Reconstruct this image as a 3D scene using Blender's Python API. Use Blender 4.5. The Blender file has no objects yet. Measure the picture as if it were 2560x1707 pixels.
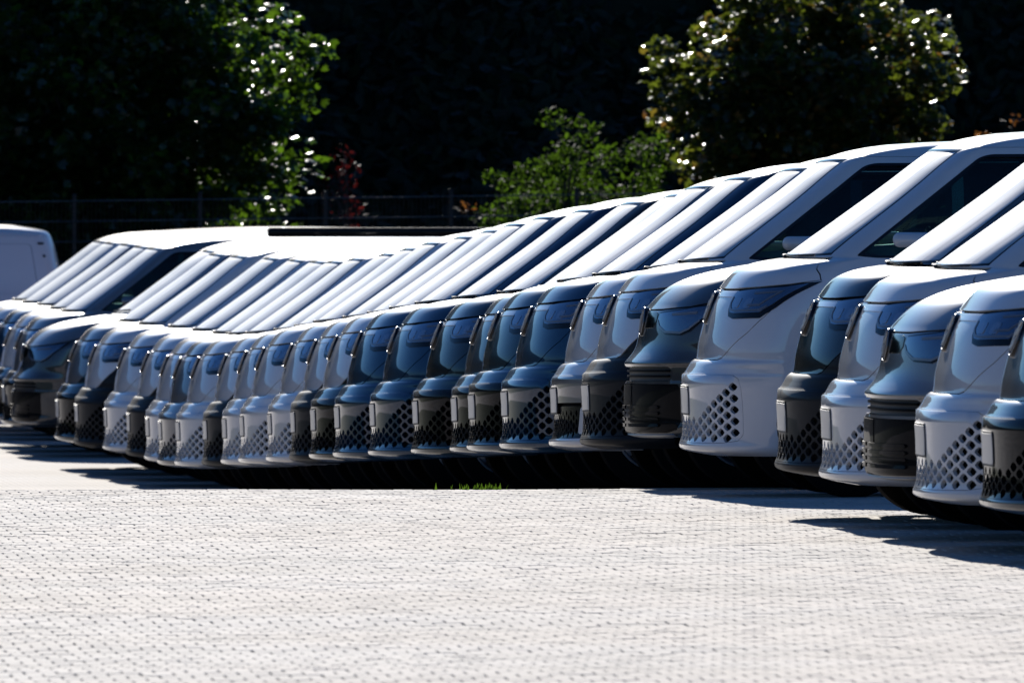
import bpy, bmesh, math, random
import numpy as np
from mathutils import Vector, Matrix, geometry, noise

R = math.radians
random.seed(7); rng = np.random.default_rng(11)
scene = bpy.context.scene
col = scene.collection

# ------------------------------------------------------------------ camera, sky, sun, exposure
CAM_H = 1.905
cd = bpy.data.cameras.new('camera'); cam = bpy.data.objects.new('camera', cd); col.objects.link(cam)
cam.location = (0, 0, CAM_H)
cam.rotation_euler = (R(90 - 0.6376), 0, R(-4.026))
cd.sensor_width = 36.0; cd.lens = 624.5
cd.clip_start = 0.5; cd.clip_end = 6000
cd.dof.use_dof = True; cd.dof.focus_distance = 104.0; cd.dof.aperture_fstop = 17.0
scene.camera = cam

SUN_EL, SUN_AZ = 21.5, -1.0                       # azimuth from +Y towards +X
wd = bpy.data.worlds.new('World'); scene.world = wd; wd.use_nodes = True
nt = wd.node_tree; nt.nodes.clear()
sky = nt.nodes.new('ShaderNodeTexSky'); sky.sky_type = 'NISHITA'; sky.sun_disc = False
sky.sun_elevation = R(SUN_EL); sky.sun_rotation = R(SUN_AZ)
sky.altitude = 60; sky.air_density = 1.1; sky.dust_density = 0.35; sky.ozone_density = 3.2
bg = nt.nodes.new('ShaderNodeBackground'); bg.inputs['Strength'].default_value = 0.05
ow = nt.nodes.new('ShaderNodeOutputWorld')
wb = nt.nodes.new('ShaderNodeMix'); wb.data_type = 'RGBA'; wb.blend_type = 'MULTIPLY'; wb.inputs[0].default_value = 1.0
wb.inputs[7].default_value = (.44, .82, 1.36, 1)            # white balance of the whole sky
nt.links.new(sky.outputs[0], wb.inputs[6]); nt.links.new(wb.outputs[2], bg.inputs['Color']); nt.links.new(bg.outputs[0], ow.inputs['Surface'])
sl = bpy.data.lights.new('sun', 'SUN'); sl.energy = 5.0; sl.angle = R(0.55); sl.color = (1.0, 0.95, 0.88)
sun = bpy.data.objects.new('sun', sl); col.objects.link(sun)
sd = Vector((math.sin(R(SUN_AZ)) * math.cos(R(SUN_EL)), math.cos(R(SUN_AZ)) * math.cos(R(SUN_EL)), math.sin(R(SUN_EL))))
sun.rotation_euler = sd.to_track_quat('Z', 'Y').to_euler()
sun.location = (0, 60, 60)
scene.view_settings.view_transform = 'Standard'; scene.view_settings.look = 'None'
scene.view_settings.exposure = 0.25; scene.view_settings.gamma = 1.0
scene.view_settings.use_curve_mapping = False
scene.cycles.max_bounces = 8; scene.cycles.transparent_max_bounces = 24

# ------------------------------------------------------------------ helpers
def link(name, me, mat=None, parent=None):
    o = bpy.data.objects.new(name, me); col.objects.link(o)
    if mat is not None and me is not None:
        if len(me.materials) == 0: me.materials.append(mat)
        if me.materials[0] is not mat:
            o.material_slots[0].link = 'OBJECT'; o.material_slots[0].material = mat
    if parent is not None: o.parent = parent
    return o
def tag(o, label=None, cat=None, group=None, kind=None):
    if label: o['label'] = label
    if cat: o['category'] = cat
    if group: o['group'] = group
    if kind: o['kind'] = kind
    return o
def empty(name, loc, rot=(0, 0, 0)):
    o = bpy.data.objects.new(name, None); col.objects.link(o)
    o.location = loc; o.rotation_euler = rot; o.empty_display_size = 0.3
    return o
def mesh(name, verts, faces, smooth=False):
    me = bpy.data.meshes.new(name); me.from_pydata([tuple(v) for v in verts], [], faces); me.validate(); me.update()
    if smooth: me.polygons.foreach_set('use_smooth', [True] * len(me.polygons))
    return me
def bm_mesh(name, bm, smooth=False, angle=None):
    me = bpy.data.meshes.new(name); bm.normal_update(); bm.to_mesh(me); bm.free()
    if smooth:
        me.polygons.foreach_set('use_smooth', [True] * len(me.polygons))
        if angle: me.set_sharp_from_angle(angle=R(angle))
    return me
def add_box(bm, c, s, rot=None, bev=0.0, seg=2):
    r = bmesh.ops.create_cube(bm, size=1.0)
    vs = r['verts']
    for v in vs: v.co = Vector((v.co.x * s[0], v.co.y * s[1], v.co.z * s[2]))
    if bev:
        es = list({e for v in vs for e in v.link_edges})
        b = bmesh.ops.bevel(bm, geom=es, offset=bev, segments=seg, affect='EDGES', profile=0.5)
        vs = list({v for f in b['faces'] for v in f.verts} | {v for v in vs if v.is_valid})
    m = Matrix.Translation(c)
    if rot is not None: m = m @ rot.to_4x4()
    bmesh.ops.transform(bm, matrix=m, verts=vs)
    return vs
def add_tube(bm, pts, rad, n=8, closed=False):
    pts = [Vector(p) for p in pts]; rings = []
    rads = rad if isinstance(rad, (list, tuple)) else [rad] * len(pts)
    for i, p in enumerate(pts):
        a = pts[i - 1] if (i or closed) else pts[0]; b = pts[(i + 1) % len(pts)] if (i < len(pts) - 1 or closed) else pts[-1]
        d = (b - a).normalized(); up = Vector((0, 0, 1)) if abs(d.z) < .9 else Vector((1, 0, 0))
        x = d.cross(up).normalized(); y = d.cross(x)
        rings.append([bm.verts.new(p + rads[i] * (math.cos(2 * math.pi * k / n) * x + math.sin(2 * math.pi * k / n) * y)) for k in range(n)])
    m = len(rings)
    for i in range(m if closed else m - 1):
        A, B = rings[i], rings[(i + 1) % m]
        for k in range(n): bm.faces.new((A[k], A[(k + 1) % n], B[(k + 1) % n], B[k]))
    if not closed:
        bm.faces.new(rings[0][::-1]); bm.faces.new(rings[-1])
def add_lathe(bm, prof, n=40, axis='Y', closed=False):
    rings = []
    for (r, h) in prof:
        ring = []
        for k in range(n):
            a = 2 * math.pi * k / n
            ring.append(bm.verts.new((r * math.cos(a), h, r * math.sin(a)) if axis == 'Y' else (r * math.cos(a), r * math.sin(a), h)))
        rings.append(ring)
    m = len(rings)
    for i in range(m if closed else m - 1):
        A, B = rings[i], rings[(i + 1) % m]
        for k in range(n): bm.faces.new((A[k], A[(k + 1) % n], B[(k + 1) % n], B[k]))
    return rings

# ------------------------------------------------------------------ materials
def nmat(name):
    m = bpy.data.materials.new(name); m.use_nodes = True; t = m.node_tree; t.nodes.clear()
    out = t.nodes.new('ShaderNodeOutputMaterial')
    return m, t, out
def pbr(name, rgb, rough=0.5, metal=0.0, coat=0.0, spec=0.5, noise_amt=0.0, noise_scale=8.0, bump=0.0, bump_scale=60.0):
    m, t, out = nmat(name)
    p = t.nodes.new('ShaderNodeBsdfPrincipled'); t.links.new(p.outputs[0], out.inputs['Surface'])
    p.inputs['Base Color'].default_value = (*rgb, 1); p.inputs['Roughness'].default_value = rough
    p.inputs['Metallic'].default_value = metal; p.inputs['Specular IOR Level'].default_value = spec
    p.inputs['Coat Weight'].default_value = coat; p.inputs['Coat Roughness'].default_value = 0.03
    if coat >= .75: p.inputs['Coat IOR'].default_value = 1.85           # polished lacquer
    tc = t.nodes.new('ShaderNodeTexCoord')
    if noise_amt:
        n = t.nodes.new('ShaderNodeTexNoise'); n.inputs['Scale'].default_value = noise_scale; n.inputs['Detail'].default_value = 5
        t.links.new(tc.outputs['Object'], n.inputs['Vector'])
        mx = t.nodes.new('ShaderNodeMix'); mx.data_type = 'RGBA'
        mx.inputs[6].default_value = (*[c * (1 - noise_amt) for c in rgb], 1); mx.inputs[7].default_value = (*[min(1, c * (1 + noise_amt)) for c in rgb], 1)
        t.links.new(n.outputs[0], mx.inputs[0]); t.links.new(mx.outputs[2], p.inputs['Base Color'])
    if bump:
        n2 = t.nodes.new('ShaderNodeTexNoise'); n2.inputs['Scale'].default_value = bump_scale; n2.inputs['Detail'].default_value = 3
        t.links.new(tc.outputs['Object'], n2.inputs['Vector'])
        b = t.nodes.new('ShaderNodeBump'); b.inputs['Strength'].default_value = bump; b.inputs['Distance'].default_value = 0.004
        t.links.new(n2.outputs[0], b.inputs['Height']); t.links.new(b.outputs[0], p.inputs['Normal'])
    return m
def glass_mat(name, tint, rough=0.02, sky_sheen=0.0, boost=1.0):
    m, t, out = nmat(name)
    tr = t.nodes.new('ShaderNodeBsdfTransparent'); tr.inputs[0].default_value = (*tint, 1)
    gl = t.nodes.new('ShaderNodeBsdfGlossy'); gl.inputs['Color'].default_value = (1, 1, 1, 1); gl.inputs['Roughness'].default_value = rough
    fr = t.nodes.new('ShaderNodeFresnel'); fr.inputs[0].default_value = 1.52
    mr = t.nodes.new('ShaderNodeMath'); mr.operation = 'MULTIPLY'; mr.use_clamp = True; mr.inputs[1].default_value = boost
    t.links.new(fr.outputs[0], mr.inputs[0])
    mx = t.nodes.new('ShaderNodeMixShader'); t.links.new(mr.outputs[0], mx.inputs[0])
    t.links.new(tr.outputs[0], mx.inputs[1]); t.links.new(gl.outputs[0], mx.inputs[2])
    last = mx
    if sky_sheen:
        # pale streaked film painted in for bright sky reflection, denser at flat viewing angles
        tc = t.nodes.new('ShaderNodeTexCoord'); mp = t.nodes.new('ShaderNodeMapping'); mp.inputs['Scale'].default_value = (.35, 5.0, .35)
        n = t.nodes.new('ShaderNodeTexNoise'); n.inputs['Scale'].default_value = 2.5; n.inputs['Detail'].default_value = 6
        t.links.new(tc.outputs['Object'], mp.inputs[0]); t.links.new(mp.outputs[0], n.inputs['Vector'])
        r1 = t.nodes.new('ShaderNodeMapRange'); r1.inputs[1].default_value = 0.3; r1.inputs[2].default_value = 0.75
        r1.inputs[3].default_value = -sky_sheen * .35; r1.inputs[4].default_value = -sky_sheen * 1.3
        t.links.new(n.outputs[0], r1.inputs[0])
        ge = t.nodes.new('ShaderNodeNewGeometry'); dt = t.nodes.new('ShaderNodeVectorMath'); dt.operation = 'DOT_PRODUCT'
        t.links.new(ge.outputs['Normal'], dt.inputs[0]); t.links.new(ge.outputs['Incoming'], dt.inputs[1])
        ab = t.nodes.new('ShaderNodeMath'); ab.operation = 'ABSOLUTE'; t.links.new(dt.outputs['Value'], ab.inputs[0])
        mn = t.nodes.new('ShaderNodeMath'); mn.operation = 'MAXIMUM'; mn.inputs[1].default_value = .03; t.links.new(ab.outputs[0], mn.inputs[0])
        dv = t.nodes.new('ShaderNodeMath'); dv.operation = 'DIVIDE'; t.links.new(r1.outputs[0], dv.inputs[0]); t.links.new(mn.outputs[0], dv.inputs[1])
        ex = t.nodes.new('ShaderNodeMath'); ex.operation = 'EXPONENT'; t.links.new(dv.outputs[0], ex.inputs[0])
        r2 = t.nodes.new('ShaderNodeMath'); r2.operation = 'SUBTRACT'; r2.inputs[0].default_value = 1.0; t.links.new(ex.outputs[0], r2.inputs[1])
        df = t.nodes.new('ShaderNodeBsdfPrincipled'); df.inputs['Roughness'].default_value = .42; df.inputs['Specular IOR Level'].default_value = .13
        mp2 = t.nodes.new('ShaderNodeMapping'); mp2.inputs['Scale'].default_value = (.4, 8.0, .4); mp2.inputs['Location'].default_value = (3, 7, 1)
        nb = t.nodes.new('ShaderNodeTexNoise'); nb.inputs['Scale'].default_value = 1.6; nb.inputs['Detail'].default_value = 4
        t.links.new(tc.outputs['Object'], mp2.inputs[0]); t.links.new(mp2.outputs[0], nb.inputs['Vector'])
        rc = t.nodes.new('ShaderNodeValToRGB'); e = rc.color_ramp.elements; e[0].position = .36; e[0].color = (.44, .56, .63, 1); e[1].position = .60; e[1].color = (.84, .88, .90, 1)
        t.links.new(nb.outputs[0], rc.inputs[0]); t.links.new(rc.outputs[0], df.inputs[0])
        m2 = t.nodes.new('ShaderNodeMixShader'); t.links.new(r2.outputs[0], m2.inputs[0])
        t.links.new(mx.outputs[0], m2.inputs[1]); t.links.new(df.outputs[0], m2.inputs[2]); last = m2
    t.links.new(last.outputs[0], out.inputs['Surface'])
    return m

M = {}
M['white'] = pbr('white_paint', (.66, .67, .685), .4, coat=.9, spec=.1, noise_amt=.02, noise_scale=3)
M['silver'] = pbr('silver_paint', (.20, .205, .215), .32, metal=.4, spec=.05, coat=.8)
M['grey'] = pbr('grey_paint', (.045, .048, .053), .35, metal=.3, spec=.05, coat=.8)
M['black'] = pbr('black_paint', (.009, .010, .011), .3, spec=.05, coat=.8)
M['blue'] = pbr('blue_paint', (.008, .040, .085), .32, metal=.4, spec=.05, coat=.8)
M['petrol'] = pbr('petrol_paint', (.012, .026, .034), .32, metal=.3, spec=.05, coat=.8)
M['red'] = pbr('red_paint', (.30, .025, .02), .35, coat=1.0)
M['matt_grey'] = pbr('dark_grey_lower_paint', (.015, .017, .020), .6, spec=.06, coat=.14)
M['gloss_black'] = pbr('gloss_black_plastic', (.006, .006, .007), .10, spec=.4)
M['bumper_black'] = pbr('black_bumper', (.006, .006, .007), .5, spec=.02, coat=.22)
M['insert_black'] = pbr('black_honeycomb', (.006, .006, .007), .5, spec=.02, coat=.5)
M['plastic'] = pbr('black_plastic', (.016, .016, .017), .5, bump=.1, bump_scale=200)
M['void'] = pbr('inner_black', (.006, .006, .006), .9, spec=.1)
M['chrome'] = pbr('bright_trim', (.32, .33, .35), .38, metal=.8)
M['white_trim'] = pbr('white_light_bar', (.75, .77, .8), .25, coat=.8)
M['plate'] = pbr('number_plate_white', (.46, .46, .455), .4, coat=.2, noise_amt=.06, noise_scale=30)
M['lens'] = pbr('headlight_lens', (.11, .16, .23), .10, metal=.75, coat=1.0)
M['guide'] = pbr('light_guide', (.13, .15, .18), .2, coat=.6)
M['led'] = pbr('led_unit', (.22, .27, .34), .15, metal=.6, coat=.8)
M['lip'] = pbr('skid_lip', (.30, .31, .32), .35, metal=.6)
M['rubber'] = pbr('tyre_rubber', (.006, .006, .006), .9, spec=.08, bump=.3, bump_scale=90)
M['rim'] = pbr('alloy_rim', (.32, .33, .34), .3, metal=.9)
M['seat'] = pbr('seat_fabric', (.03, .032, .034), .8)
M['dash'] = pbr('dashboard_top', (.50, .54, .53), .6)
M['tail'] = pbr('tail_light_red', (.25, .008, .008), .12, coat=1.0)
M['windscreen'] = glass_mat('windscreen_glass', (.52, .60, .58), .035, sky_sheen=.62, boost=1.15)
M['side_glass'] = glass_mat('side_glass', (.42, .60, .57), .01, boost=.4)
M['dark_glass'] = glass_mat('dark_rear_glass', (.05, .07, .07), .01, boost=.5)

# ------------------------------------------------------------------ terrain
def softplus(x, k): return k * np.logaddexp(0, x / k)
def ground_base(Y):
    Y = np.asarray(Y, float)
    return -0.06 - 0.0213 * (softplus(Y - 101.6, 1.3) - softplus(Y - 147.4, 1.6))
def gutter(X, Y):
    """shallow drain that runs along the fronts of the far group"""
    a = np.clip((np.asarray(Y, float) - 92) / 6, 0, 1) * np.clip((150 - np.asarray(Y, float)) / 44, 0, 1); c = np.clip((8.4 - np.asarray(X, float)) / .7, 0, 1)
    return -.004 * a * c * c * (3 - 2 * c)
def ground_wave(X, Y):
    return gutter(X, Y) + ground_roll(X, Y)
def ground_roll(X, Y):
    return (.0042 * np.sin(Y * 1.55 + .55 * np.sin(X * .9)) + .0030 * np.sin(Y * 3.3 + X * .8 + 1.0)
            + .0026 * np.sin(X * 1.9 + Y * .45 + 2.0) + .0035 * np.sin(Y * .62 - X * .35 + .4))
def ground_z(X, Y): return float(ground_base(Y))

def paver_mat(name, base, joints=False):
    m, t, out = nmat(name)
    p = t.nodes.new('ShaderNodeBsdfPrincipled'); t.links.new(p.outputs[0], out.inputs['Surface'])
    p.inputs['Roughness'].default_value = .85; p.inputs['Specular IOR Level'].default_value = .25
    g = t.nodes.new('ShaderNodeNewGeometry')
    n1 = t.nodes.new('ShaderNodeTexNoise'); n1.inputs['Scale'].default_value = .55; n1.inputs['Detail'].default_value = 4
    n2 = t.nodes.new('ShaderNodeTexNoise'); n2.inputs['Scale'].default_value = 45; n2.inputs['Detail'].default_value = 4
    n3 = t.nodes.new('ShaderNodeTexNoise'); n3.inputs['Scale'].default_value = .23; n3.inputs['Detail'].default_value = 3
    for n in (n1, n2, n3): t.links.new(g.outputs['Position'], n.inputs['Vector'])
    r = t.nodes.new('ShaderNodeValToRGB'); e = r.color_ramp.elements
    e[0].position = .34; e[0].color = (*[c * .80 for c in base], 1); e[1].position = .66; e[1].color = (*[c * 1.12 for c in base], 1)
    t.links.new(n1.outputs[0], r.inputs[0])
    r3 = t.nodes.new('ShaderNodeValToRGB'); e = r3.color_ramp.elements
    e[0].position = .4; e[0].color = (1, .955, .92, 1); e[1].position = .6; e[1].color = (.985, .99, 1.0, 1)
    t.links.new(n3.outputs[0], r3.inputs[0])
    mu = t.nodes.new('ShaderNodeMix'); mu.data_type = 'RGBA'; mu.blend_type = 'MULTIPLY'; mu.inputs[0].default_value = 1
    t.links.new(r.outputs[0], mu.inputs[6]); t.links.new(r3.outputs[0], mu.inputs[7])
    r2 = t.nodes.new('ShaderNodeMapRange'); r2.inputs[3].default_value = .84; r2.inputs[4].default_value = 1.14
    t.links.new(n2.outputs[0], r2.inputs[0])
    oi = t.nodes.new('ShaderNodeAttribute'); oi.attribute_name = 'tone'
    ad = t.nodes.new('ShaderNodeMath'); ad.operation = 'ADD'; t.links.new(r2.outputs[0], ad.inputs[0]); t.links.new(oi.outputs['Fac'], ad.inputs[1])
    m2 = t.nodes.new('ShaderNodeVectorMath'); m2.operation = 'SCALE'
    t.links.new(mu.outputs[2], m2.inputs[0]); t.links.new(ad.outputs[0], m2.inputs['Scale'])
    t.links.new(m2.outputs[0], p.inputs['Base Color'])
    if joints:                                    # far off, the joints are only print
        mp = t.nodes.new('ShaderNodeMapping'); t.links.new(g.outputs['Position'], mp.inputs[0])
        br = t.nodes.new('ShaderNodeTexBrick'); br.inputs['Scale'].default_value = 1.0; br.inputs['Brick Width'].default_value = .12; br.inputs['Row Height'].default_value = .24
        br.inputs['Mortar Size'].default_value = .008; br.inputs['Color1'].default_value = (1, 1, 1, 1); br.inputs['Color2'].default_value = (.93, .93, .93, 1); br.inputs['Mortar'].default_value = (.35, .34, .33, 1)
        t.links.new(mp.outputs[0], br.inputs['Vector'])
        mj = t.nodes.new('ShaderNodeMix'); mj.data_type = 'RGBA'; mj.blend_type = 'MULTIPLY'; mj.inputs[0].default_value = 1
        t.links.new(m2.outputs[0], mj.inputs[6]); t.links.new(br.outputs[0], mj.inputs[7]); t.links.new(mj.outputs[2], p.inputs['Base Color'])
    b = t.nodes.new('ShaderNodeBump'); b.inputs['Strength'].default_value = .25; b.inputs['Distance'].default_value = .002
    t.links.new(n2.outputs[0], b.inputs['Height']); t.links.new(b.outputs[0], p.inputs['Normal'])
    return m
M['paver'] = paver_mat('concrete_paver', (.505, .465, .418))
M['ground'] = paver_mat('distant_paving', (.497, .459, .413), True)
M['unseen_lawn'] = pbr('added_lawn', (.045, .058, .018), .95, spec=.1, noise_amt=.45, noise_scale=.35, bump=.4, bump_scale=9)  # unseen dark grass round the lot, added to cut light bouncing off the ground
M['joint'] = pbr('joint_sand', (.13, .122, .11), .95, spec=.1, noise_amt=.5, noise_scale=6)
M['grass'] = pbr('grass_blades', (.035, .075, .012), .7)
M['weed'] = pbr('dry_weed', (.06, .055, .03), .8)
M['earth'] = pbr('forest_earth', (.018, .02, .011), .95, spec=.1, noise_amt=.4, noise_scale=1.5, bump=.3, bump_scale=6)

def build_ground():

    xs = np.unique(np.concatenate([np.linspace(-3000, -60, 14), np.linspace(-60, 0, 16), np.linspace(0, 30, 16), np.linspace(30, 90, 14), np.linspace(90, 3000, 14)]))
    ys = np.unique(np.concatenate([np.linspace(-3000, -40, 14), np.linspace(-40, 55, 14), np.linspace(55, 205, 301), np.linspace(205, 280, 20), np.linspace(280, 5000, 20)]))
    V, F = [], []
    for y in ys:
        for x in xs: V.append((x, y, float(ground_base(y)) - .15))
    nx = len(xs)
    for j in range(len(ys) - 1):
        for i in range(nx - 1): F.append((j * nx + i, j * nx + i + 1, (j + 1) * nx + i + 1, (j + 1) * nx + i))
    o = link('ground', mesh('ground', V, F, True), M['unseen_lawn']); tag(o, kind='structure')
    xs = np.unique(np.concatenate([np.linspace(-3, 1.5, 8), np.arange(1.5, 10, .2), np.linspace(10, 26, 14)])); ys = np.unique(np.concatenate([np.linspace(48, 55, 4), np.linspace(55, 200, 291)])); nx = len(xs)
    V = [(x, y, float(ground_base(y)) + (-.13 * float(np.clip((x - (.0415 * y - .34)) / .25, 0, 1) * np.clip((8.98 - x) / .25, 0, 1) * np.clip((y - 58.8) / .5, 0, 1)) - .006 if y < 102.9 else -.012 + float(gutter(x, y)))) for y in ys for x in xs]
    F = [(j * nx + i, j * nx + i + 1, (j + 1) * nx + i + 1, (j + 1) * nx + i) for j in range(len(ys) - 1) for i in range(nx - 1)]
    p = link('paved_lot', mesh('paved_lot', V, F, True), M['ground']); tag(p, kind='structure')
    return p
ground = build_ground()

# ------------------------------------------------------------------ pavers: 24 x 12 cm concrete blocks in courses across the row, half bond
PL, PW, GAP = .24, .12, .0032
YF, XF = 59.5, 103.0
def frame_x(Y):                                   # what of the lot the lens covers at that distance, plus margin
    return (.0415 * Y - .35, 8.98)
def paver_geom(bev=.004):
    a, b2 = PW / 2 - GAP, PL / 2 - GAP
    o = [(-a, -b2), (a, -b2), (a, b2), (-a, b2)]; t = [(x - math.copysign(bev, x), y - math.copysign(bev, y)) for x, y in o]
    V = [(x, y, -.03) for x, y in o] + [(x, y, -.003) for x, y in o] + [(x, y, 0.) for x, y in t]
    F = [(k * 4 + i, k * 4 + (i + 1) % 4, (k + 1) * 4 + (i + 1) % 4, (k + 1) * 4 + i) for k in (0, 1) for i in range(4)] + [(8, 9, 10, 11)]
    return np.array(V), F
PV, PF = paver_geom()
def build_pavers(parent):
    cells = []
    for k in range(int(YF / PL), int(XF / PL)):
        cy = k * PL; off = PW / 2 if k % 2 else 0; lo, hi = frame_x(cy)
        for i in range(int(1.5 / PW), int(9.2 / PW)):
            cx = i * PW + off
            if lo < cx < hi: cells.append((cx, cy))
    cells.sort(key=lambda c: c[1] * 1.0 - (0 if .0416 * c[1] < c[0] < .0990 * c[1] else -8))
    me = mesh('paver', PV, PF)
    at = me.attributes.new('tone', 'FLOAT', 'POINT'); at.data.foreach_set('value', [0.0] * len(PV))
    me.materials.append(M['paver'])
    vis = [c for c in cells if c[1] > 63.0 and .0418 * c[1] < c[0] < .0988 * c[1]][:300]
    vset = set(vis)
    V, F, T = [], [], []
    n = len(PV)
    for (cx, cy) in cells:
        z = float(ground_base(cy) + ground_wave(cx, cy)) + rng.normal(0, .0006)
        sx = float(ground_wave(cx + .05, cy) - ground_wave(cx - .05, cy)) / .1 + rng.normal(0, .0022)
        sy = float(ground_base(cy + .05) + ground_wave(cx, cy + .05) - ground_base(cy - .05) - ground_wave(cx, cy - .05)) / .1 + rng.normal(0, .0022)
        if (cx, cy) in vset:
            o = bpy.data.objects.new('paver', me); col.objects.link(o); o.parent = parent
            o.location = (cx, cy, z); o.rotation_euler = (math.atan(sy), -math.atan(sx), 0)
            continue
        P = PV.copy(); P[:, 2] += z + PV[:, 0] * sx + PV[:, 1] * sy; P[:, 0] += cx; P[:, 1] += cy
        b = len(T) 
        F.extend([tuple(q + b for q in f) for f in PF]); P[:, 0] += rng.normal(0, .0009); V.extend(P.tolist()); T.extend([rng.normal(0, .03)] * n)
    m2 = mesh('paver_field', V, F)
    at = m2.attributes.new('tone', 'FLOAT', 'POINT'); at.data.foreach_set('value', T)
    o = link('paver_field', m2, M['paver'], parent); o['kind'] = 'stuff'
    # sand bed in the joints
    V, F = [], []; ys = np.arange(YF - .3, XF + .6, .12); xs = np.arange(1.45, 9.2, .05)
    yy, xx = np.meshgrid(ys, xs, indexing='ij')
    nz = np.array([noise.noise(Vector((x * 7.0, y * 1.9, 3.0))) + .55 * noise.noise(Vector((x * 1.1, y * .45, 9.0))) for y, x in zip(yy.ravel(), xx.ravel())]).reshape(yy.shape)
    zz = ground_base(yy) + ground_wave(xx, yy) - .0035 - .011 * np.clip(nz * 1.2 + .55, 0, 1)
    V = np.stack([xx, yy, zz], -1).reshape(-1, 3); nx = len(xs)
    lo = .0415 * yy - .45
    for jy in range(len(ys) - 1):
        for ix in range(nx - 1):
            if xx[jy, ix] > lo[jy, ix]: F.append((jy * nx + ix, jy * nx + ix + 1, (jy + 1) * nx + ix + 1, (jy + 1) * nx + ix))
    return link('joint_sand', mesh('joint_sand', V, F, True), M['joint'], parent)
build_pavers(ground)
# ------------------------------------------------------------------ van shells: a stack of plan outlines
def pchip(xk, yk, x):
    xk = np.asarray(xk, float); yk = np.asarray(yk, float); h = np.diff(xk); d = np.diff(yk) / h
    m = np.zeros(len(xk)); m[0], m[-1] = d[0], d[-1]
    for i in range(1, len(xk) - 1):
        if d[i - 1] * d[i] > 0:
            w1 = 2 * h[i] + h[i - 1]; w2 = h[i] + 2 * h[i - 1]
            m[i] = (w1 + w2) / (w1 / d[i - 1] + w2 / d[i])
    i = np.clip(np.searchsorted(xk, x) - 1, 0, len(h) - 1); s = (x - xk[i]) / h[i]
    return ((1 + 2 * s) * (1 - s) ** 2 * yk[i] + s * (1 - s) ** 2 * h[i] * m[i] + s * s * (3 - 2 * s) * yk[i + 1] + s * s * (s - 1) * h[i] * m[i + 1])

class Shell:
    P, Q, PR = 3.0, 2.0, 4.0
    def __init__(s, xf, w, ax, xr, bx):
        s.z0, s.z1 = xf[0][0], xf[-1][0]
        s.zz = np.linspace(s.z0, s.z1, 3000)
        f = lambda tab: pchip([a for a, b in tab], [b for a, b in tab], np.clip(s.zz, tab[0][0], tab[-1][0]))
        s.tab = [f(k) for k in (xf, w, ax, xr, bx)]
        s.vv = np.concatenate([[0], np.cumsum(np.hypot(np.diff(s.zz), np.diff(s.tab[0])))])
        s.xm = (s.tab[0].min() + s.tab[3].max()) / 2
    def prof(s, z): return [np.interp(z, s.zz, k) for k in s.tab]
    def v(s, z): return np.interp(z, s.zz, s.vv)
    def z(s, v): return np.interp(v, s.vv, s.zz)
    def tmax(s, z):
        xf, w, ax, xr, bx = s.prof(z); return 2 * w + xr - xf
    def pt(s, t, z):
        t = np.asarray(t, float); z = np.asarray(z, float)
        xf, w, ax, xr, bx = s.prof(z)
        def corner(tt, a, p):
            lo = np.zeros_like(tt); hi = np.full_like(tt, math.pi / 2)
            for _ in range(34):
                th = (lo + hi) / 2
                val = w * np.sin(th) ** (2 / p) + a * (1 - np.cos(th) ** (2 / s.Q))
                lo = np.where(val < tt, th, lo); hi = np.where(val < tt, hi, th)
            th = (lo + hi) / 2
            return w * np.sin(th) ** (2 / p), a * (1 - np.cos(th) ** (2 / s.Q))
        y1, d1 = corner(np.clip(t, 0, w + ax), ax, s.P)
        T = 2 * w + xr - xf
        y3, d3 = corner(np.clip(T - t, 0, w + bx), bx, s.PR)
        side = w + xr - bx - xf
        x = np.where(t < w + ax, xf + d1, np.where(t < side, xf + t - w, xr - d3))
        y = np.where(t < w + ax, y1, np.where(t < side, w, y3))
        y = y * (1 - .016 * ((x - s.xm) / s.xm) ** 2)
        return np.stack([x, y, z], -1)
    def tx(s, x, z):                                   # t of the side point with that x at that height
        xf, w, ax, xr, bx = [float(k) for k in s.prof(z)]
        if x >= xf + ax: return w + x - xf
        lo, hi = 0.0, w + ax
        for _ in range(40):
            m = (lo + hi) / 2
            if s.pt(np.array([m]), np.array([z]))[0, 0] < x: lo = m
            else: hi = m
        return lo
    def frame(s, t, v):
        e = 2e-3; q = s.pt(t, s.z(v))
        ta = np.maximum(t - e, 0); va = np.maximum(v - e, 0); vb = np.minimum(v + e, s.vv[-1])
        dt = s.pt(t + e, s.z(v)) - s.pt(ta, s.z(v)); dv = s.pt(t, s.z(vb)) - s.pt(t, s.z(va))
        n = np.cross(dt, dv); n /= np.maximum(1e-9, np.linalg.norm(n, axis=1))[:, None]
        c = q - np.array([s.xm, 0, .9]); flip = (n * c).sum(1) < 0
        n[flip] *= -1
        n[t < 1e-6, 1] = 0; n /= np.maximum(1e-9, np.linalg.norm(n, axis=1))[:, None]
        return q, n

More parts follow.
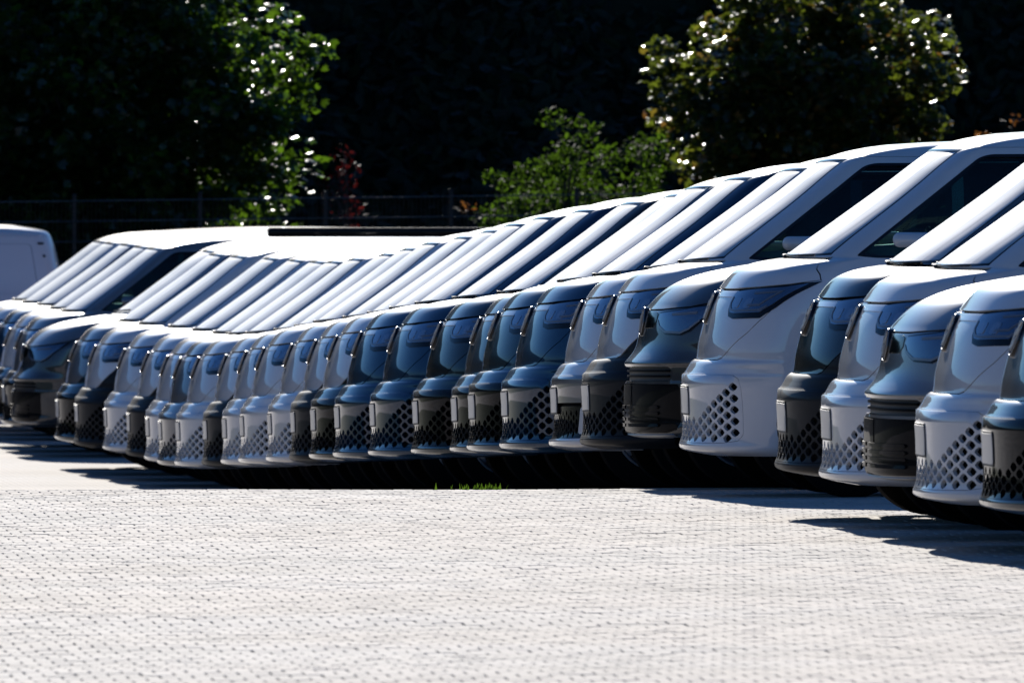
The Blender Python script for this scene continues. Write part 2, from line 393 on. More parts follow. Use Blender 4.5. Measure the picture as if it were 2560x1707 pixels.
def resample(poly, step):
    r = []
    for i, p in enumerate(poly):
        q = poly[(i + 1) % len(poly)]; d = math.hypot(q[0] - p[0], q[1] - p[1])
        k = max(1, int(math.ceil(d / step)))
        for j in range(k): r.append((p[0] + (q[0] - p[0]) * j / k, p[1] + (q[1] - p[1]) * j / k))
    return r
def rounded(poly, rad, n=5):
    r = []
    for i, p in enumerate(poly):
        rr = rad[i] if isinstance(rad, (list, tuple)) else rad
        if rr <= 0: r.append(p); continue
        p = Vector(p); a = Vector(poly[i - 1]) - p; b = Vector(poly[(i + 1) % len(poly)]) - p
        d = min(rr, a.length * .45, b.length * .45); A = p + a.normalized() * d; B = p + b.normalized() * d
        for k in range(n + 1):
            u = k / n; c = A * (1 - u) ** 2 + p * 2 * u * (1 - u) + B * u * u; r.append((c.x, c.y))
    return r
def inset(poly, d, keep0=True):
    n = len(poly); A = sum(poly[i][0] * poly[(i + 1) % n][1] - poly[(i + 1) % n][0] * poly[i][1] for i in range(n)); s = 1 if A > 0 else -1
    r = []
    for i in range(n):
        p0, p1, p2 = Vector(poly[i - 1]), Vector(poly[i]), Vector(poly[(i + 1) % n])
        e1 = (p1 - p0); e2 = (p2 - p1)
        if e1.length < 1e-9 or e2.length < 1e-9: r.append(poly[i]); continue
        e1.normalize(); e2.normalize()
        n1 = Vector((-e1.y, e1.x)); n2 = Vector((-e2.y, e2.x)); b = n1 + n2
        b = b.normalized() if b.length > 1e-6 else n1
        q = p1 + b * s * d / max(.5, b.dot(n1))
        if keep0 and abs(p1.x) < 1e-9: q.x = 0.0
        r.append((q.x, q.y))
    return r
def inside(pts, poly):
    x, y = pts[:, 0], pts[:, 1]; c = np.zeros(len(pts), bool); n = len(poly)
    for i in range(n):
        (x1, y1), (x2, y2) = poly[i], poly[(i + 1) % n]
        if y1 == y2: continue
        c ^= ((y1 > y) != (y2 > y)) & (x < (x2 - x1) * (y - y1) / (y2 - y1) + x1)
    return c
def seg_dist(pts, polys):
    d = np.full(len(pts), 1e9)
    for poly in polys:
        for i in range(len(poly)):
            a = np.array(poly[i]); b = np.array(poly[(i + 1) % len(poly)]); ab = b - a; L = (ab @ ab)
            if L < 1e-14: continue
            u = np.clip(((pts - a) @ ab) / L, 0, 1); q = a + u[:, None] * ab
            d = np.minimum(d, np.hypot(*(pts - q).T))
    return d
def patch(S, name, outer, holes=(), tg=None, vg=None, step=.05, off=0.0, depth=.012, side=-1, estep=None):
    """outer, holes: polygons in (t, v). side -1/+1 one flank, 0 = both halves welded at the middle."""
    es = estep or step * .8
    outer = resample(outer, es); holes = [resample(h, es) if len(h) > 8 or True else h for h in holes]
    allp = [outer] + holes
    arr = np.array(outer); lo, hi = arr.min(0), arr.max(0)
    T = tg if tg is not None else np.arange(lo[0] + step * .5, hi[0], step)
    Vv = vg if vg is not None else np.arange(lo[1] + step * .5, hi[1], step)
    g = np.array([(a, b) for a in T for b in Vv if lo[0] < a < hi[0] and lo[1] < b < hi[1]]).reshape(-1, 2)
    if len(g):
        k = inside(g, outer)
        for h in holes: k &= ~inside(g, h)
        g = g[k]
    if len(g): g = g[seg_dist(g, allp) > min(step, es) * .35]
    pts, edges = [], []
    for p in allp:
        b = len(pts); pts += [Vector(q) for q in p]; edges += [(b + i, b + (i + 1) % len(p)) for i in range(len(p))]
    pts += [Vector(q) for q in g]
    vo, eo, fo, *_ = geometry.delaunay_2d_cdt(pts, edges, [], 0, 1e-6)
    uv = np.array([(p.x, p.y) for p in vo]); F = np.array([f for f in fo if len(f) == 3])
    c = uv[F].mean(1); k = inside(c, outer)
    for h in holes: k &= ~inside(c, h)
    e1 = uv[F[:, 1]] - uv[F[:, 0]]; e2 = uv[F[:, 2]] - uv[F[:, 0]]
    k &= np.abs(e1[:, 0] * e2[:, 1] - e1[:, 1] * e2[:, 0]) > 1e-10
    F = F[k]
    used = np.unique(F); mp = -np.ones(len(uv), int); mp[used] = np.arange(len(used)); uv = uv[used]; F = mp[F]
    uv[:, 0] = np.maximum(uv[:, 0], 0)
    q, n = S.frame(uv[:, 0], uv[:, 1]); P = q + n * off
    seam = uv[:, 0] < 1e-6
    P[seam, 1] = 0
    # winding so faces look outwards
    a, b, c = P[F[:, 0]], P[F[:, 1]], P[F[:, 2]]; fl = (np.cross(b - a, c - a) * n[F[:, 0]]).sum(1) < 0
    F[fl] = F[fl][:, ::-1]
    faces = [tuple(f) for f in F]; N = n.tolist(); V = P.tolist()
    if depth:
        cnt = {}
        for f in faces:
            for i in range(3):
                e = (f[i], f[(i + 1) % 3]); cnt[e] = 1
        be = [e for e in cnt if (e[1], e[0]) not in cnt and not (seam[e[0]] and seam[e[1]] and side == 0)]
        top, low = {}, {}
        for e in be:
            for vtx in e:
                if vtx not in top:
                    top[vtx] = len(V); V.append(V[vtx]); N.append((0, 0, 0))
                    low[vtx] = len(V); V.append((P[vtx] - n[vtx] * depth).tolist()); N.append((0, 0, 0))
        for (i, j) in be: faces.append((top[j], top[i], low[i], low[j]))
    V = np.array(V); N = np.array(N)
    if side == -1 or side == 0:
        A = V.copy(); A[:, 1] *= -1; AN = N.copy(); AN[:, 1] *= -1; AF = [f[::-1] for f in faces]
    if side == -1: V, N, faces = A, AN, AF
    elif side == 0:
        k = np.abs(V[:, 1]) < 1e-7; b = len(V); mp = np.where(k, np.arange(b), 0); nk = np.where(~k)[0]; mp[nk] = b + np.arange(len(nk))
        V = np.vstack([V, A[nk]]); N = np.vstack([N, AN[nk]])
        faces = faces + [tuple(int(mp[i]) for i in f) for f in AF]
    me = bpy.data.meshes.new(name); me.from_pydata(V.tolist(), [], [tuple(int(i) for i in f) for f in faces]); me.update()
    me.polygons.foreach_set('use_smooth', [True] * len(me.polygons))
    me.normals_split_custom_set_from_vertices([tuple(x) for x in N])
    return me

def roof_mesh(S, z0, crown=.014):
    zs = np.concatenate([np.linspace(z0, S.z1, 9)]); rings = []
    u = np.concatenate([np.linspace(0, .25, 26), np.linspace(.25, .8, 16)[1:], np.linspace(.8, 1, 14)[1:]])
    N = len(u)
    V = []
    for z in zs:
        t = u * float(S.tmax(z)); p = S.pt(t, np.full(N, z))
        a = p.copy(); a[:, 1] *= -1; ring = np.vstack([a, p[1:-1][::-1]]); V.append(ring)
    last = V[-1]; c = last.mean(0)
    for k in (.85, .65, .42, .2, .06):
        r = c + (last - c) * k; r[:, 2] = S.z1 + crown * (1 - k * k); V.append(r)
    m = len(V[0]); F = []
    for i in range(len(V) - 1):
        for j in range(m): F.append((i * m + j, i * m + (j + 1) % m, (i + 1) * m + (j + 1) % m, (i + 1) * m + j))
    F.append(tuple((len(V) - 1) * m + j for j in range(m)))
    V = np.vstack(V)
    a, b, cc = [V[F[m * 4 + 3][k]] for k in (0, 1, 2)]
    if np.dot(np.cross(b - a, cc - a), (a - np.array([S.xm, 0, 1.0]))) < 0: F = [f[::-1] for f in F]
    return mesh('roof', V, F, True)

def wheel_meshes():
    bm = bmesh.new(); add_lathe(bm, [(.235, -.10), (.25, -.115), (.31, -.118), (.345, -.10), (.352, -.07), (.354, -.035), (.350, -.03), (.350, -.02), (.354, -.015), (.354, .015), (.350, .02), (.350, .03), (.354, .035), (.352, .07), (.345, .10), (.31, .118), (.25, .115), (.235, .10)], 44)
    tyre = bm_mesh('tyre', bm, True, 40)
    bm = bmesh.new(); add_lathe(bm, [(.236, .10), (.236, -.105), (.225, -.11), (.215, -.095), (.205, -.05), (.20, .05)], 40)
    for k in range(5):
        a = 2 * math.pi * k / 5
        add_box(bm, (.125 * math.cos(a), -.075, .125 * math.sin(a)), (.19, .03, .075), Matrix.Rotation(-a, 3, 'Y'), .012)
    add_lathe(bm, [(.001, -.10), (.05, -.098), (.065, -.085), (.068, -.05)], 20)
    return tyre, bm_mesh('rim', bm, True, 35)
TYRE, RIM = wheel_meshes()

def badge_meshes(S, zc, rad):
    q, n = S.frame(np.array([1e-3]), np.array([float(S.v(zc))])); n = Vector(n[0]); n.y = 0; n.normalize(); c = Vector(q[0]); c.y = 0
    up = Vector((0, 0, 1)) - n * n.z; up.normalize(); lat = up.cross(n)
    m = Matrix((lat, up, n)).transposed().to_4x4(); m.translation = c + n * .002
    bm = bmesh.new(); add_lathe(bm, [(rad, -.02), (rad, .004), (rad * .96, .009), (rad * .6, .012), (rad * .2, .013), (.001, .013)], 48, 'Z'); bmesh.ops.transform(bm, matrix=m, verts=bm.verts)
    disc = bm_mesh('badge', bm, True, 40)
    bm = bmesh.new(); add_tube(bm, [(rad * .93 * math.cos(2 * math.pi * k / 48), rad * .93 * math.sin(2 * math.pi * k / 48), .007) for k in range(48)], .004, 6, True)
    def bar(x0, y0, x1, y1):
        x0, y0, x1, y1 = [k * rad for k in (x0, y0, x1, y1)]
        d = math.hypot(x1 - x0, y1 - y0); a = math.atan2(y1 - y0, x1 - x0)
        add_box(bm, ((x0 + x1) / 2, (y0 + y1) / 2, .014), (d, rad * .13, .006), Matrix.Rotation(a, 3, 'Z'))
    for sg in (-1, 1):
        bar(0, .12, sg * .36, .82)
        bar(sg * .30, -.72, sg * .84, .42); bar(sg * .30, -.72, 0, -.02)
    bmesh.ops.transform(bm, matrix=m, verts=bm.verts)
    return disc, bm_mesh('emblem', bm)

def mirror_meshes(x, y, z):
    r = []
    for sg in (-1, 1):
        bm = bmesh.new(); add_box(bm, (x, sg * (y + .075), z), (.23, .11, .085), Matrix.Rotation(sg * .15, 3, 'Z'), .04, 4)
        add_box(bm, (x + .03, sg * (y + .0), z - .045), (.08, .10, .03), None, .01)
        r.append(bm_mesh('door_mirror', bm, True, 45))
    return r
def interior_meshes(x0, zb):
    """dashboard, steering wheel and two front seats of a cab whose windscreen foot is at x0"""
    out = []
    bm = bmesh.new(); add_box(bm, (x0 + .42, 0, zb - .055), (.62, 1.50, .23), Matrix.Rotation(R(-4), 3, 'Y'), .05, 3); out.append(('dashboard', bm_mesh('dashboard', bm, True, 40), 'dash'))
    bm = bmesh.new(); c = Vector((x0 + .82, -.40, zb + .0)); rot = Matrix.Rotation(R(62), 3, 'Y')
    add_tube(bm, [c + rot @ Vector((.185 * math.cos(a * math.pi / 14), .185 * math.sin(a * math.pi / 14), 0)) for a in range(28)], .016, 6, True)
    for a in (0, 2.2, 4.1): add_tube(bm, [c, c + rot @ Vector((.18 * math.cos(a), .18 * math.sin(a), 0))], .014, 5)
    out.append(('steering_wheel', bm_mesh('steering_wheel', bm, True), 'plastic'))
    for sg in (-1, 1):
        bm = bmesh.new(); add_box(bm, (x0 + 1.15, sg * .42, .72), (.52, .52, .18), None, .06, 3)
        add_box(bm, (x0 + 1.50, sg * .42, 1.10), (.16, .50, .66), Matrix.Rotation(R(14), 3, 'Y'), .06, 3)
        add_box(bm, (x0 + 1.60, sg * .42, 1.53), (.10, .27, .18), Matrix.Rotation(R(10), 3, 'Y'), .04, 3)
        out.append(('front_seat', bm_mesh('front_seat', bm, True, 40), 'seat'))
    return out
def underbody_mesh(L, zb, ax1, ax2):
    bm = bmesh.new()
    add_box(bm, (L / 2, 0, zb + .16), (L - .5, 1.28, .30)); add_box(bm, ((ax1 + ax2) / 2, 0, zb + .13), (ax2 - ax1 - .98, 1.80, .24))
    add_box(bm, (L / 2 + .3, 0, zb + .52), (L - 2.2, 1.26, .42))
    add_box(bm, (.32, 0, zb + .06), (.36, 1.45, .04)); add_box(bm, (L - .35, 0, zb + .1), (.45, 1.5, .1))
    return bm_mesh('underbody', bm)
def wheel_well_mesh(x, r=.43):
    V, F = [], []
    for sg in (-1, 1):
        b = len(V); n = 22
        for k in range(n + 1):
            a = math.pi * (-.12 + 1.24 * k / n)
            for yy in (.64, .945): V.append((x + r * math.cos(a), sg * yy, .36 + r * math.sin(a)))
        for k in range(n): F.append((b + 2 * k, b + 2 * k + 1, b + 2 * k + 3, b + 2 * k + 2))
        c = len(V); V.append((x, sg * .64, .36))
        for k in range(n): F.append((b + 2 * k, b + 2 * k + 2, c))
    return mesh('wheel_well', V, F)

def arch(S, cx, cz, r, zlow):
    p = []
    a0 = math.asin(max(-1, (zlow - cz) / r))
    for k in range(29):
        a = a0 + (math.pi - 2 * a0) * k / 28; p.append((cx + r * math.cos(a), cz + r * math.sin(a)))
    p += [(p[-1][0], zlow - .2), (p[0][0], zlow - .2)]
    return p

class VanKit:
    """collects (part name, mesh, material key, sub-parts) of one kind of van"""
    def __init__(s, S): s.S = S; s.parts = []
    def tz(s, pts): return [(t, float(s.S.v(z))) for t, z in pts]
    def xz(s, pts, step=.12):
        pts = resample(pts, step) if step else pts
        return [(s.S.tx(x, max(z, s.S.z0)), float(s.S.v(z)) if z >= s.S.z0 else float(s.S.v(s.S.z0)) - (s.S.z0 - z)) for x, z in pts]
    def add(s, name, me, mat, subs=()): s.parts.append((name, me, mat, list(subs)))

def outer_band(S, z0, z1, n=14):
    zs = np.linspace(z0, z1, n)
    return [(0.0, float(S.v(z))) for z in (z1, z0)] and ([(0.0, float(S.v(z0)))] + [(float(S.tmax(z)), float(S.v(z))) for z in zs] + [(0.0, float(S.v(z1)))])
TG = np.concatenate([np.arange(.02, 1.6, .028), np.arange(1.6, 5.0, .09), np.arange(5.0, 6.7, .045)])

def window_set(k, S, holes_cab, polys, glass_keys, trim=.028):
    """side windows on both flanks: glass as part, black trim as its sub-part"""
    for poly, gk in zip(polys, glass_keys):
        P = k.xz(poly); holes_cab.append(P)
        for sg in (-1, 1):
            g = patch(S, 'side_window', inset(P, .003), step=.09, off=-.006, depth=0, side=sg)
            t = patch(S, 'window_trim', inset(P, .002), [inset(P, trim)], step=.05, off=.0015, depth=.01, side=sg)
            k.add('side_window', g, gk, [('window_trim', t, 'gloss_black', [])])

# ---------------------------------------------------------------- round-nosed electric van
def build_round_van(fog=False):
    S = Shell(
        xf=[(.17, .12), (.185, .04), (.198, -.004), (.212, -.016), (.228, -.018), (.245, -.010), (.275, .0), (.36, .004), (.48, .002), (.58, -.004), (.612, -.002), (.618, .003), (.625, .013), (.65, .030), (.685, .052), (.696, .066), (.704, .082), (.78, .092), (.88, .115), (1.0, .152), (1.085, .200), (1.10, .213), (1.13, .235), (1.165, .262), (1.195, .295), (1.22, .345), (1.24, .405), (1.255, .475), (1.268, .555), (1.275, .572), (1.30, .605), (1.50, .885), (1.70, 1.163), (1.80, 1.295), (1.865, 1.385), (1.885, 1.42), (1.915, 1.50), (1.945, 1.62), (1.970, 1.80), (1.992, 2.25)],
        w=[(.17, .90), (.22, .945), (.40, .978), (.70, .990), (.95, .985), (1.10, .972), (1.20, .955), (1.30, .93), (1.60, .868), (1.80, .815), (1.87, .79), (1.915, .755), (1.955, .69), (1.992, .56)],
        ax=[(.17, .42), (.24, .50), (.60, .505), (.65, .475), (.704, .42), (.75, .41), (.95, .42), (1.10, .45), (1.20, .43), (1.26, .38), (1.30, .34), (1.60, .27), (1.87, .19), (1.92, .26), (1.992, .6)],
        xr=[(.17, 4.60), (.30, 4.69), (.55, 4.712), (.90, 4.70), (1.20, 4.655), (1.60, 4.54), (1.82, 4.46), (1.88, 4.45), (1.93, 4.40), (1.992, 4.05)],
        bx=[(.17, .22), (.6, .26), (1.2, .26), (1.8, .2), (1.992, .4)])
    k = VanKit(S)
    nose = k.tz([(0, .703), (.66, .706), (.74, .718), (.83, .755), (.93, .805), (1.04, .86), (1.17, .955), (1.27, 1.045), (1.29, 1.088), (1.1, 1.090), (.6, 1.088), (0, 1.087)])
    nose_h = inset(nose, -.007)
    bonnet = k.tz([(0, 1.100), (.5, 1.101), (.9, 1.112), (1.2, 1.128), (1.40, 1.150), (1.36, 1.18), (1.28, 1.21), (1.20, 1.237), (1.16, 1.252), (1.12, 1.262), (0, 1.2675)])
    bonnet_h = inset(bonnet, -.0055)
    slit = k.tz([(0, 1.086), (1.0, 1.088), (1.28, 1.085), (1.40, 1.140), (1.2, 1.130), (.9, 1.114), (0, 1.102)])
    cowl = k.tz([(0, 1.267), (1.08, 1.263), (1.05, 1.277), (0, 1.277)])
    wind = k.tz([(0, 1.279), (.5, 1.280), (.85, 1.283), (1.0, 1.288), (.96, 1.40), (.90, 1.6), (.83, 1.80), (.81, 1.876), (.6, 1.8775), (0, 1.878)])
    arch1, arch2 = k.xz(arch(S, .865, .36, .425, .17)), k.xz(arch(S, 3.855, .36, .425, .17))
    ins = k.tz([(0, .240), (.5, .240), (.95, .243), (1.10, .255), (1.145, .29), (1.15, .42), (1.145, .55), (1.12, .603), (1.05, .622), (.8, .624), (0, .624)])
    # honeycomb openings of the lower grille
    hexes = []
    if not fog:
        ct, cz = .0805, .0635
        for i in range(0, 14):
            for j in range(0, 7):
                t = .018 + i * ct; z = .270 + j * cz + (cz / 2 if i % 2 else 0)
                zmax = .395 + .335 * max(0, t - .57); tmaxz = 1.10
                if z > zmax or t > tmaxz or (t > 1.07 and (z < .285)): continue
                a, b = .0485, .0240
                hexes.append([(t + sx * a, float(S.v(z + sz * b))) for sx, sz in ((1, 0), (.6, .62), (0, 1), (-.6, .62), (-1, 0), (-.6, -.62), (0, -1), (.6, -.62))])
    vg1 = np.unique(np.concatenate([S.v(np.arange(.175, .24, .012)), S.v(np.arange(.25, .60, .03)), S.v(np.arange(.60, .74, .008)), S.v(np.arange(.75, 1.08, .03)), S.v(np.arange(1.08, 1.20, .018))]))
    body_o = outer_band(S, .17, 1.20)
    door = k.xz([(1.02, .36 + .33), (1.20, .52), (1.30, .30), (2.12, .30), (2.12, 1.196), (1.08, 1.196)], .1)
    low_h = [nose_h, bonnet_h, slit, ins, arch1, arch2, door]
    k.add('lower_body', patch(S, 'lower_body', body_o, low_h, TG, vg1, .03, side=0, estep=.03), 'lower')
    k.add('nose_panel', patch(S, 'nose_panel', nose, [], None, None, .028, side=0), 'upper')
    k.add('bonnet', patch(S, 'bonnet', bonnet, [], None, None, .028, side=0), 'upper')
    g = patch(S, 'lower_grille', inset(ins, .003), hexes, None, None, .05, side=0, depth=.022, estep=.03)
    if not fog: k.add('lower_grille', g, 'insert')
    else:
        up_ = k.tz([(0, .455), (1.0, .455), (1.10, .50), (1.142, .55), (1.12, .603), (1.05, .622), (0, .624)])
        cor = k.tz([(.80, .27), (1.06, .262), (1.12, .30), (1.13, .43), (.84, .43)])
        lo_ = k.tz([(0, .232), (.95, .236), (1.10, .25), (1.145, .29), (1.15, .44), (0, .44)])
        k.add('upper_bumper_panel', patch(S, 'upper_bumper_panel', inset(up_, .003), [], None, None, .04, side=0), 'insert')
        hx = []
        for i in range(0, 14):
            for j in range(0, 4):
                t = .03 + i * .054; z = .268 + j * .05 + (.025 if i % 2 else 0)
                if z > .415: continue
                hx.append([(t + sx * .021, float(S.v(z + sz * .019))) for sx, sz in ((1, 0), (.38, .9), (-.38, .9), (-1, 0), (-.38, -.9), (.38, -.9))])
        k.add('lower_grille', patch(S, 'lower_grille', inset(lo_, .003), hx, None, None, .05, off=-.012, side=0, depth=.02, estep=.03), 'insert_black')
        for sg in (-1, 1): k.add('corner_blade', patch(S, 'corner_blade', rounded(cor, .03), [], None, None, .04, off=.006, depth=.02, side=sg), 'upper')
    # doors
    for sg in (-1, 1):
        h = bmesh.new(); add_box(h, (1.95, sg * .985, 1.08), (.20, .03, .04), None, .012, 3)
        k.add('front_door', patch(S, 'front_door', inset(door, .0035), [], None, None, .09, side=sg, estep=.05), 'lower', [('door_handle', bm_mesh('door_handle', h, True, 40), 'lower', [])])
    # headlights: black housing, glossy lens, bright outline
    hl = [(.655, 1.083), (.655, 1.03), (.675, .985), (.715, .945), (.80, .932), (1.125, .938), (1.235, .995), (1.42, 1.142), (1.2, 1.120), (.9, 1.100)]
    lens = [(.668, 1.078), (.670, 1.03), (.69, .992), (.735, .968), (.80, .962), (1.11, .968), (1.20, 1.015), (1.355, 1.130), (1.2, 1.108), (.9, 1.091)]
    gl_o = [(.678, 1.05), (.682, 1.015), (.70, .992), (.738, .974), (.80, .969), (1.105, .975), (1.16, 1.0), (1.155, 1.008), (1.095, .986), (.80, .981), (.745, .986), (.713, 1.002), (.697, 1.02), (.692, 1.05)]
    gl_i = [(.94, 1.00), (1.08, 1.005), (1.22, 1.088), (.945, 1.075), (.952, 1.066), (1.18, 1.078), (1.075, 1.015), (.95, 1.011)]
    for sg in (-1, 1):
        L = patch(S, 'lens', k.tz(lens), [], None, None, .035, off=.009, depth=.004, side=sg)
        G = patch(S, 'light_guide', k.tz(gl_o), [], None, None, .03, off=.012, depth=.003, side=sg)
        U = [patch(S, 'led_unit', k.tz(rounded([(a, .990), (a + .085, .990), (a + .085, 1.045), (a, 1.045)], .02)), [], None, None, .02, off=.0115, depth=.003, side=sg) for a in (.75, .90)]
        G2 = patch(S, 'light_guide', k.tz(gl_i), [], None, None, .03, off=.012, depth=.003, side=sg)
        k.add('headlight', patch(S, 'headlight', k.tz(hl), [], None, None, .035, off=.004, depth=.02, side=sg), 'gloss_black', [('lens', L, 'lens', []), ('light_guide', G, 'guide', []), ('light_guide', G2, 'guide', [])] + [('led_unit', u, 'led', []) for u in U])
    k.add('light_bar', patch(S, 'light_bar', k.tz([(.14, 1.052), (.645, 1.052), (.645, 1.078), (.14, 1.078)]), [], None, None, .04, off=.004, depth=.01, side=-1), 'white_trim')
    k.add('light_bar', patch(S, 'light_bar', k.tz([(.14, 1.052), (.645, 1.052), (.645, 1.078), (.14, 1.078)]), [], None, None, .04, off=.004, depth=.01, side=1), 'white_trim')
    d, e = badge_meshes(S, .992, .098); k.add('badge', d, 'gloss_black', [('emblem', e, 'chrome', [])])
    k.add('plate_holder', patch(S, 'plate_holder', k.tz([(0, .392), (.264, .392), (.264, .556), (0, .556)]), [], None, None, .05, off=.004, depth=.008, side=0), 'plastic',
          [('number_plate', patch(S, 'number_plate', k.tz(rounded([(0, .402), (.258, .402), (.258, .546), (0, .546)], [0, .012, .012, 0])), [], None, None, .05, off=.007, depth=.003, side=0), 'plate', [])])
    # cabin
    cab_h = [bonnet_h, cowl, wind]
    f1 = rounded([(.885, 1.283), (1.585, 1.832), (1.65, 1.848), (2.10, 1.850), (2.10, 1.262), (1.0, 1.272)], [.02, .05, .05, .02, .02, .02])
    f2 = rounded([(2.17, 1.262), (2.17, 1.850), (3.12, 1.850), (3.12, 1.256)], .03)
    f3 = rounded([(3.19, 1.256), (3.19, 1.850), (4.05, 1.835), (4.16, 1.79), (4.33, 1.262)], [.03, .03, .04, .06, .05])
    window_set(k, S, cab_h, [f1, f2, f3], ['side_glass', 'dark_glass', 'dark_glass'])
    vg2 = np.unique(np.concatenate([S.v(np.arange(1.205, 1.30, .012)), S.v(np.arange(1.30, 1.84, .05)), S.v(np.arange(1.84, 1.885, .012))]))
    k.add('cabin_frame', patch(S, 'cabin_frame', outer_band(S, 1.2005, 1.885), cab_h, TG, vg2, .03, side=0, estep=.03), 'upper')
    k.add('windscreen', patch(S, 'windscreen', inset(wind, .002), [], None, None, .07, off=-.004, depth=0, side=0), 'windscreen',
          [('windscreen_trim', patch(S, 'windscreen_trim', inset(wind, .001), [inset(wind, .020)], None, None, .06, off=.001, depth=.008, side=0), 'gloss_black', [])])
    k.add('roof', roof_mesh(S, 1.887), 'upper')
    lin_h = [[(t, v) for t, v in wind], arch1, arch2] + [k.xz(p) for p in (f1, f2, f3)]
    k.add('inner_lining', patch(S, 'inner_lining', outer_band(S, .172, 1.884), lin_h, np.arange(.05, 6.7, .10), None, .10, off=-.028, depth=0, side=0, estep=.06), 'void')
    for (n_, p0, p1) in (('wiper', (.08, 1.274), (.80, 1.284)), ('wiper', (-.75, 1.282), (-.05, 1.275))):
        bm = bmesh.new(); pts = []
        for u in np.linspace(0, 1, 9):
            t = p0[0] + (p1[0] - p0[0]) * u; z = p0[1] + (p1[1] - p0[1]) * u
            q, n = S.frame(np.array([abs(t)]), np.array([float(S.v(z))])); q = q[0] + n[0] * .007
            pts.append((q[0], -math.copysign(q[1], t), q[2]))
        add_tube(bm, pts, .006, 6); add_box(bm, pts[0], (.04, .04, .02), None, .006)
        k.add(n_, bm_mesh('wiper', bm, True, 40), 'plastic')
    for m_ in mirror_meshes(1.20, .915, 1.372): k.add('door_mirror', m_, 'upper')
    for sg in (-1, 1):
        k.add('tail_light', patch(S, 'tail_light', k.xz([(4.36, .93), (4.62, .95), (4.62, 1.10), (4.36, 1.12)]), [], None, None, .05, off=.004, depth=.02, side=sg), 'tail')
    for n_, me, mk in interior_meshes(.60, 1.27): k.add(n_, me, mk)
    k.add('underbody', underbody_mesh(4.7, .19, .865, 3.855), 'void')
    k.add('wheel_well', wheel_well_mesh(.865), 'void'); k.add('wheel_well', wheel_well_mesh(3.855), 'void')
    k.wheels = [(.865, -.835), (.865, .835), (3.855, -.835), (3.855, .835)]
    return k

